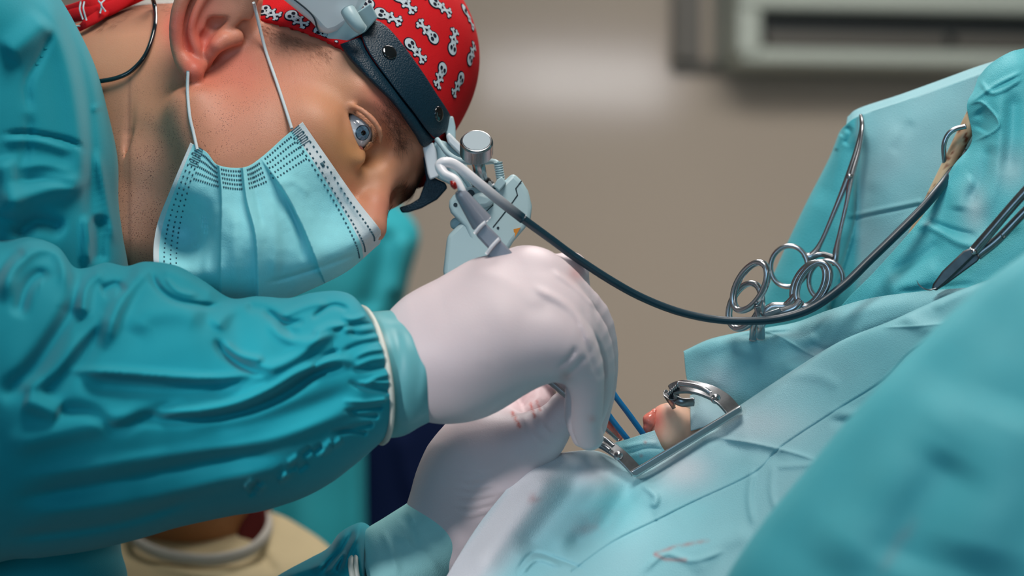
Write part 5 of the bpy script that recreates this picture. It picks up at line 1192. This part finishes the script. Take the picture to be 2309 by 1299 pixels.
# blood-stained rod under the side fold, with a bent wire handle
M_rod = material('stained_steel', srgb(214, 192, 156), 0.35, metal=.15); 
mixr = add_attr_mix(M_rod, 'blood', srgb(120, 52, 24))
C = catmull([(2220, 215, .040), (2178, 295, .040), (2138, 374, .038), (2098, 452, .036), (2060, 528, .038), (2040, 580, .042)], 60)
V, F = tube(W(C[:, 0], C[:, 1], C[:, 2]), np.linspace(.0060, .0030, 60), 24)
x, y = toPX(V)
sr = thing('suction_tube', W1(2130, 400, .03), 'blood-stained rod slanting out from under the tented drape fold', 'suction tube')
mesh('shaft', V, F, M_rod, sr, attrs={'blood': np.clip(.65 * (fnoise(x, y, 5, 3) > .35) + 1.0 * G2(x, y, 2165, 330, 24, 55) * (.6 + .5*fnoise(x, y, 10, 2)), 0, 1)})
V, F = ctube([(2178, 285, .030), (2152, 292, .030), (2136, 306, .031), (2128, 330, .032), (2130, 362, .036), (2134, 380, .04)], .0018, 40, 10); mesh('wire_handle', V, F, M_steel, sr)

# ------------------------------------------------------------------ cable and handpiece
hp = thing('handpiece', W1(1100, 520, -.075), 'grey handpiece connector above the gloved knuckles, trailing a long dark teal cable', 'handpiece')
kb = [(1044, 436, -.080), (1040, 425, -.080), (1026, 405, -.078), (1002, 392, -.075), (992, 374, -.072), (1004, 366, -.072), (1030, 374, -.070), (1080, 414, -.066)]
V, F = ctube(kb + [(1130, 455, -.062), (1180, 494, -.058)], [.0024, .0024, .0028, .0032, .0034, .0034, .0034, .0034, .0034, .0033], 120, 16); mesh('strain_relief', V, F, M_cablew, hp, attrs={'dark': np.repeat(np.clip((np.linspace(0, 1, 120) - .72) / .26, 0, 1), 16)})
V, F = ctube([(1150, 471, -.060), (1180, 494, -.058), (1240, 538, -.052), (1300, 582, -.046), (1380, 634, -.040), (1450, 672, -.034), (1530, 703, -.030), (1610, 720, -.028), (1690, 724, -.028), (1760, 718, -.026), (1830, 695, -.024), (1900, 646, -.020), (1960, 588, -.014), (2020, 530, -.008), (2080, 470, .0), (2118, 425, .012), (2148, 385, .034), (2180, 345, .05)], [.0030, .0028, .0027, .0027, .0027, .0026, .0026, .0026, .0027, .0028, .0030, .0031, .0030, .0030, .0031, .0031, .003, .003], 240, 16); mesh('cable', V, F, M_cable, hp)
M_conn = material('connector_grey', srgb(138, 144, 156), 0.25, spec=.6)
V, F = lathe(W1(1034, 430, -.080), W1(1150, 590, -.068), [(0, .0026), (.002, .0040), (.004, .0044), (.025, .0072), (.0262, .0072)], 32); mesh('connector_sleeve', V, F, M_conn, hp)
V, F = prism([(1072, 530), (1094, 502), (1132, 540), (1108, 568)], -.082, -.064); mesh('plug_body', V, F, M_conn, hp, bevel=.0015)
V, F = prism([(1096, 572), (1124, 536), (1160, 575), (1190, 640), (1150, 650)], -.080, -.064); mesh('plug_body', V, F, M_conn, hp, bevel=.0015)
V, F = ctube([(1070, 527, -.0835), (1082, 512, -.084), (1096, 500, -.0835)], .0012, 12, 8); mesh('trim_ring', V, F, M_cablew, hp)
V, F = ctube([(1097, 573, -.082), (1110, 555, -.083), (1127, 537, -.082)], .0012, 12, 8); mesh('trim_ring', V, F, M_cablew, hp)
V, F = ctube([(1016, 408, -.0812), (1022, 416, -.0815), (1028, 426, -.0812)], [.0006, .0022, .0012], 16, 8); mesh('blood_smear', V, F, M_blood, hp)
# cable hanging at the neck
pts = np.array([(333, -30, .04), (348, 10, .03), (349, 60, .02), (330, 120, .012), (298, 158, .01), (262, 176, .01), (215, 184, .01), (185, 182, .015)], float)
dd = trace(lambda P: sdf_head(P) - .004, pts[:, 0], pts[:, 1]); pts[:, 2] = np.where(np.isnan(dd), pts[:, 2], dd)
V, F = ctube(pts, .0016, 80, 12); tag(mesh('neck_cable', V, F, M_cableb), 'black glossy cable looping down bare neck behind the ear', 'cable')

# ------------------------------------------------------------------ people standing behind
def fig(parent, C, D, hair=None, skin=M_skinfar, hz=(.078, .098, .115)):
    """head and neck as one body; C = head centre px"""
    c = np.array(W1(C[0], C[1], D))
    def f(P):
        s = s_ell(P, c, np.eye(3), hz); s = smin(s, s_ell(P, c + np.array((0, -.02, -.07)), np.eye(3), (.052, .06, .055)), .03)
        s = smin(s, s_cone(P, c + np.array((0, -.092, -.01)), c + np.array((0, -.108, -.035)), .010, .014), .015)
        for q in (-1, 1): s = smin(s, s_ell(P, c + np.array((q*.08, .01, -.01)), np.eye(3), (.008, .018, .03)), .008); s = ssub(s, s_ell(P, c + np.array((q*.032, -.098, .012)), np.eye(3), (.016, .014, .010)), .012)
        s = smin(s, s_cone(P, c + np.array((0, .02, -.06)), c + np.array((0, .03, -.27)), .056, .068), .03)
        return s
    V, F = sdf_mesh(f, c - np.array((.12, .15, .34)), c + np.array((.12, .15, .16)), .007)
    mesh('body', V, F, skin, parent)
    V, F = sdf_mesh(lambda P: np.maximum(np.maximum(s_ell(P, c + np.array((0, .008, .012)), np.eye(3), (hz[0]+.008, hz[1]+.006, hz[2]+.008)), -(P[:, 2] - c[2] - .015 - (c[1] - P[:, 1]) * .4)), -s_ell(P, c, np.eye(3), (hz[0]-.004, hz[1]-.004, hz[2]-.004))), c - .16, c + .17, .007)
    mesh('surgical_cap', V, F, hair or M_teal2, parent)
pa_ = thing('person', (W1(440, 0, .55)[0], .55, 0), 'person in a cream shirt, neck and round collar visible below the raised sleeve', 'person')
fig(pa_, (455, 880), .55, M_creamrib)
sec = [(-40, 1205, -10, 1240, .56, .05, 0, 0)]
def tors(secs, mt, parent, name, n=60, fl=[], ns=100, nzz=.003):
    X, Y, D, fr = hull_grid(secs, n, ns); D = folds(X, Y, D, fl, fr) - fr * nzz * fnoise(X, Y, 60, 4)
    mesh(name, W(X, Y, D).reshape(-1, 3), gridfaces(n, ns, False, True) + [tuple(range(ns)), tuple(range((n-1)*ns, n*ns))[::-1]], mt, parent, flip=True)
tors([(300, 1195, 600, 1165, .575, .060, 0, 26), (262, 1202, 640, 1176, .575, .075, 0, 44), (200, 1215, 690, 1205, .58, .10, 0, 60), (120, 1250, 745, 1240, .58, .12, 0, 50), (60, 1310, 790, 1300, .58, .13, 0, 20), (40, 1420, 810, 1420, .58, .13, 0, 0), (50, 1700, 800, 1700, .58, .13, 0, 0), (60, 2400, 800, 2400, .58, .13, 0, 0)], M_cream, pa_, 'shirt', 120,
     [([(600, 1225), (650, 1299), (680, 1360)], 12, 6), ([(300, 1280), (420, 1310), (560, 1290)], 20, -6), ([(330, 1270), (450, 1292), (540, 1280)], 14, 6), ([(570, 1235), (620, 1290)], 10, -5)], 140)
V, F = ctube([(290, 1185, .545), (302, 1216, .500), (350, 1244, .478), (420, 1260, .468), (490, 1262, .468), (560, 1244, .478), (600, 1206, .500), (604, 1168, .545), (560, 1150, .62), (450, 1140, .65), (340, 1150, .62), (288, 1180, .55)], .0062, 120, 12, flat=.5); mesh('collar', V, F, M_creamrib, pa_)
V, F = prism([(538, 1150), (600, 1140), (602, 1200), (578, 1228), (532, 1244)], .515, .56); mesh('undershirt', V, F, M_maroon, pa_, bevel=.004)
pb_ = thing('person', (W1(760, 0, 1.25)[0], 1.25, 0), 'standing person in teal gown over navy scrubs, blurred behind the mask and gloves', 'person')
fig(pb_, (700, 250), 1.28, M_teal2)
tors([(640, 400, 760, 400, 1.27, .06, 0, 0), (560, 440, 860, 440, 1.27, .09, 0, 0), (500, 480, 922, 484, 1.26, .11, 0, 0), (480, 540, 946, 536, 1.25, .13, 0, 0), (480, 620, 925, 620, 1.25, .14, 0, 0), (480, 700, 905, 700, 1.25, .14, 0, 0), (480, 800, 860, 800, 1.25, .14, 0, 0), (480, 950, 832, 950, 1.24, .14, 0, 0), (480, 1200, 830, 1200, 1.24, .14, 0, 0), (470, 1500, 836, 1500, 1.24, .14, 0, 0), (460, 3000, 850, 3000, 1.24, .14, 0, 0)], M_teal2, pb_, 'gown', 120,
     [([(880, 500), (860, 600), (820, 720)], 26, -20), ([(915, 520), (905, 600), (890, 680)], 16, 14), ([(640, 1000), (620, 1299)], 40, -10), ([(800, 940), (812, 1299)], 12, 10)], 120)
tors([(700, 640, 890, 640, 1.33, .08, 0, 0), (700, 700, 900, 700, 1.33, .10, 0, 0), (700, 820, 960, 820, 1.33, .11, 0, 0), (700, 950, 1022, 950, 1.33, .12, 0, 0), (700, 1200, 1040, 1200, 1.33, .12, 0, 0), (700, 1600, 1050, 1600, 1.33, .12, 0, 0), (700, 3000, 1040, 3000, 1.33, .12, 0, 0)], M_navy, pb_, 'scrubs', 80, [([(900, 950), (930, 1100), (1000, 1200)], 20, 8)], 100)
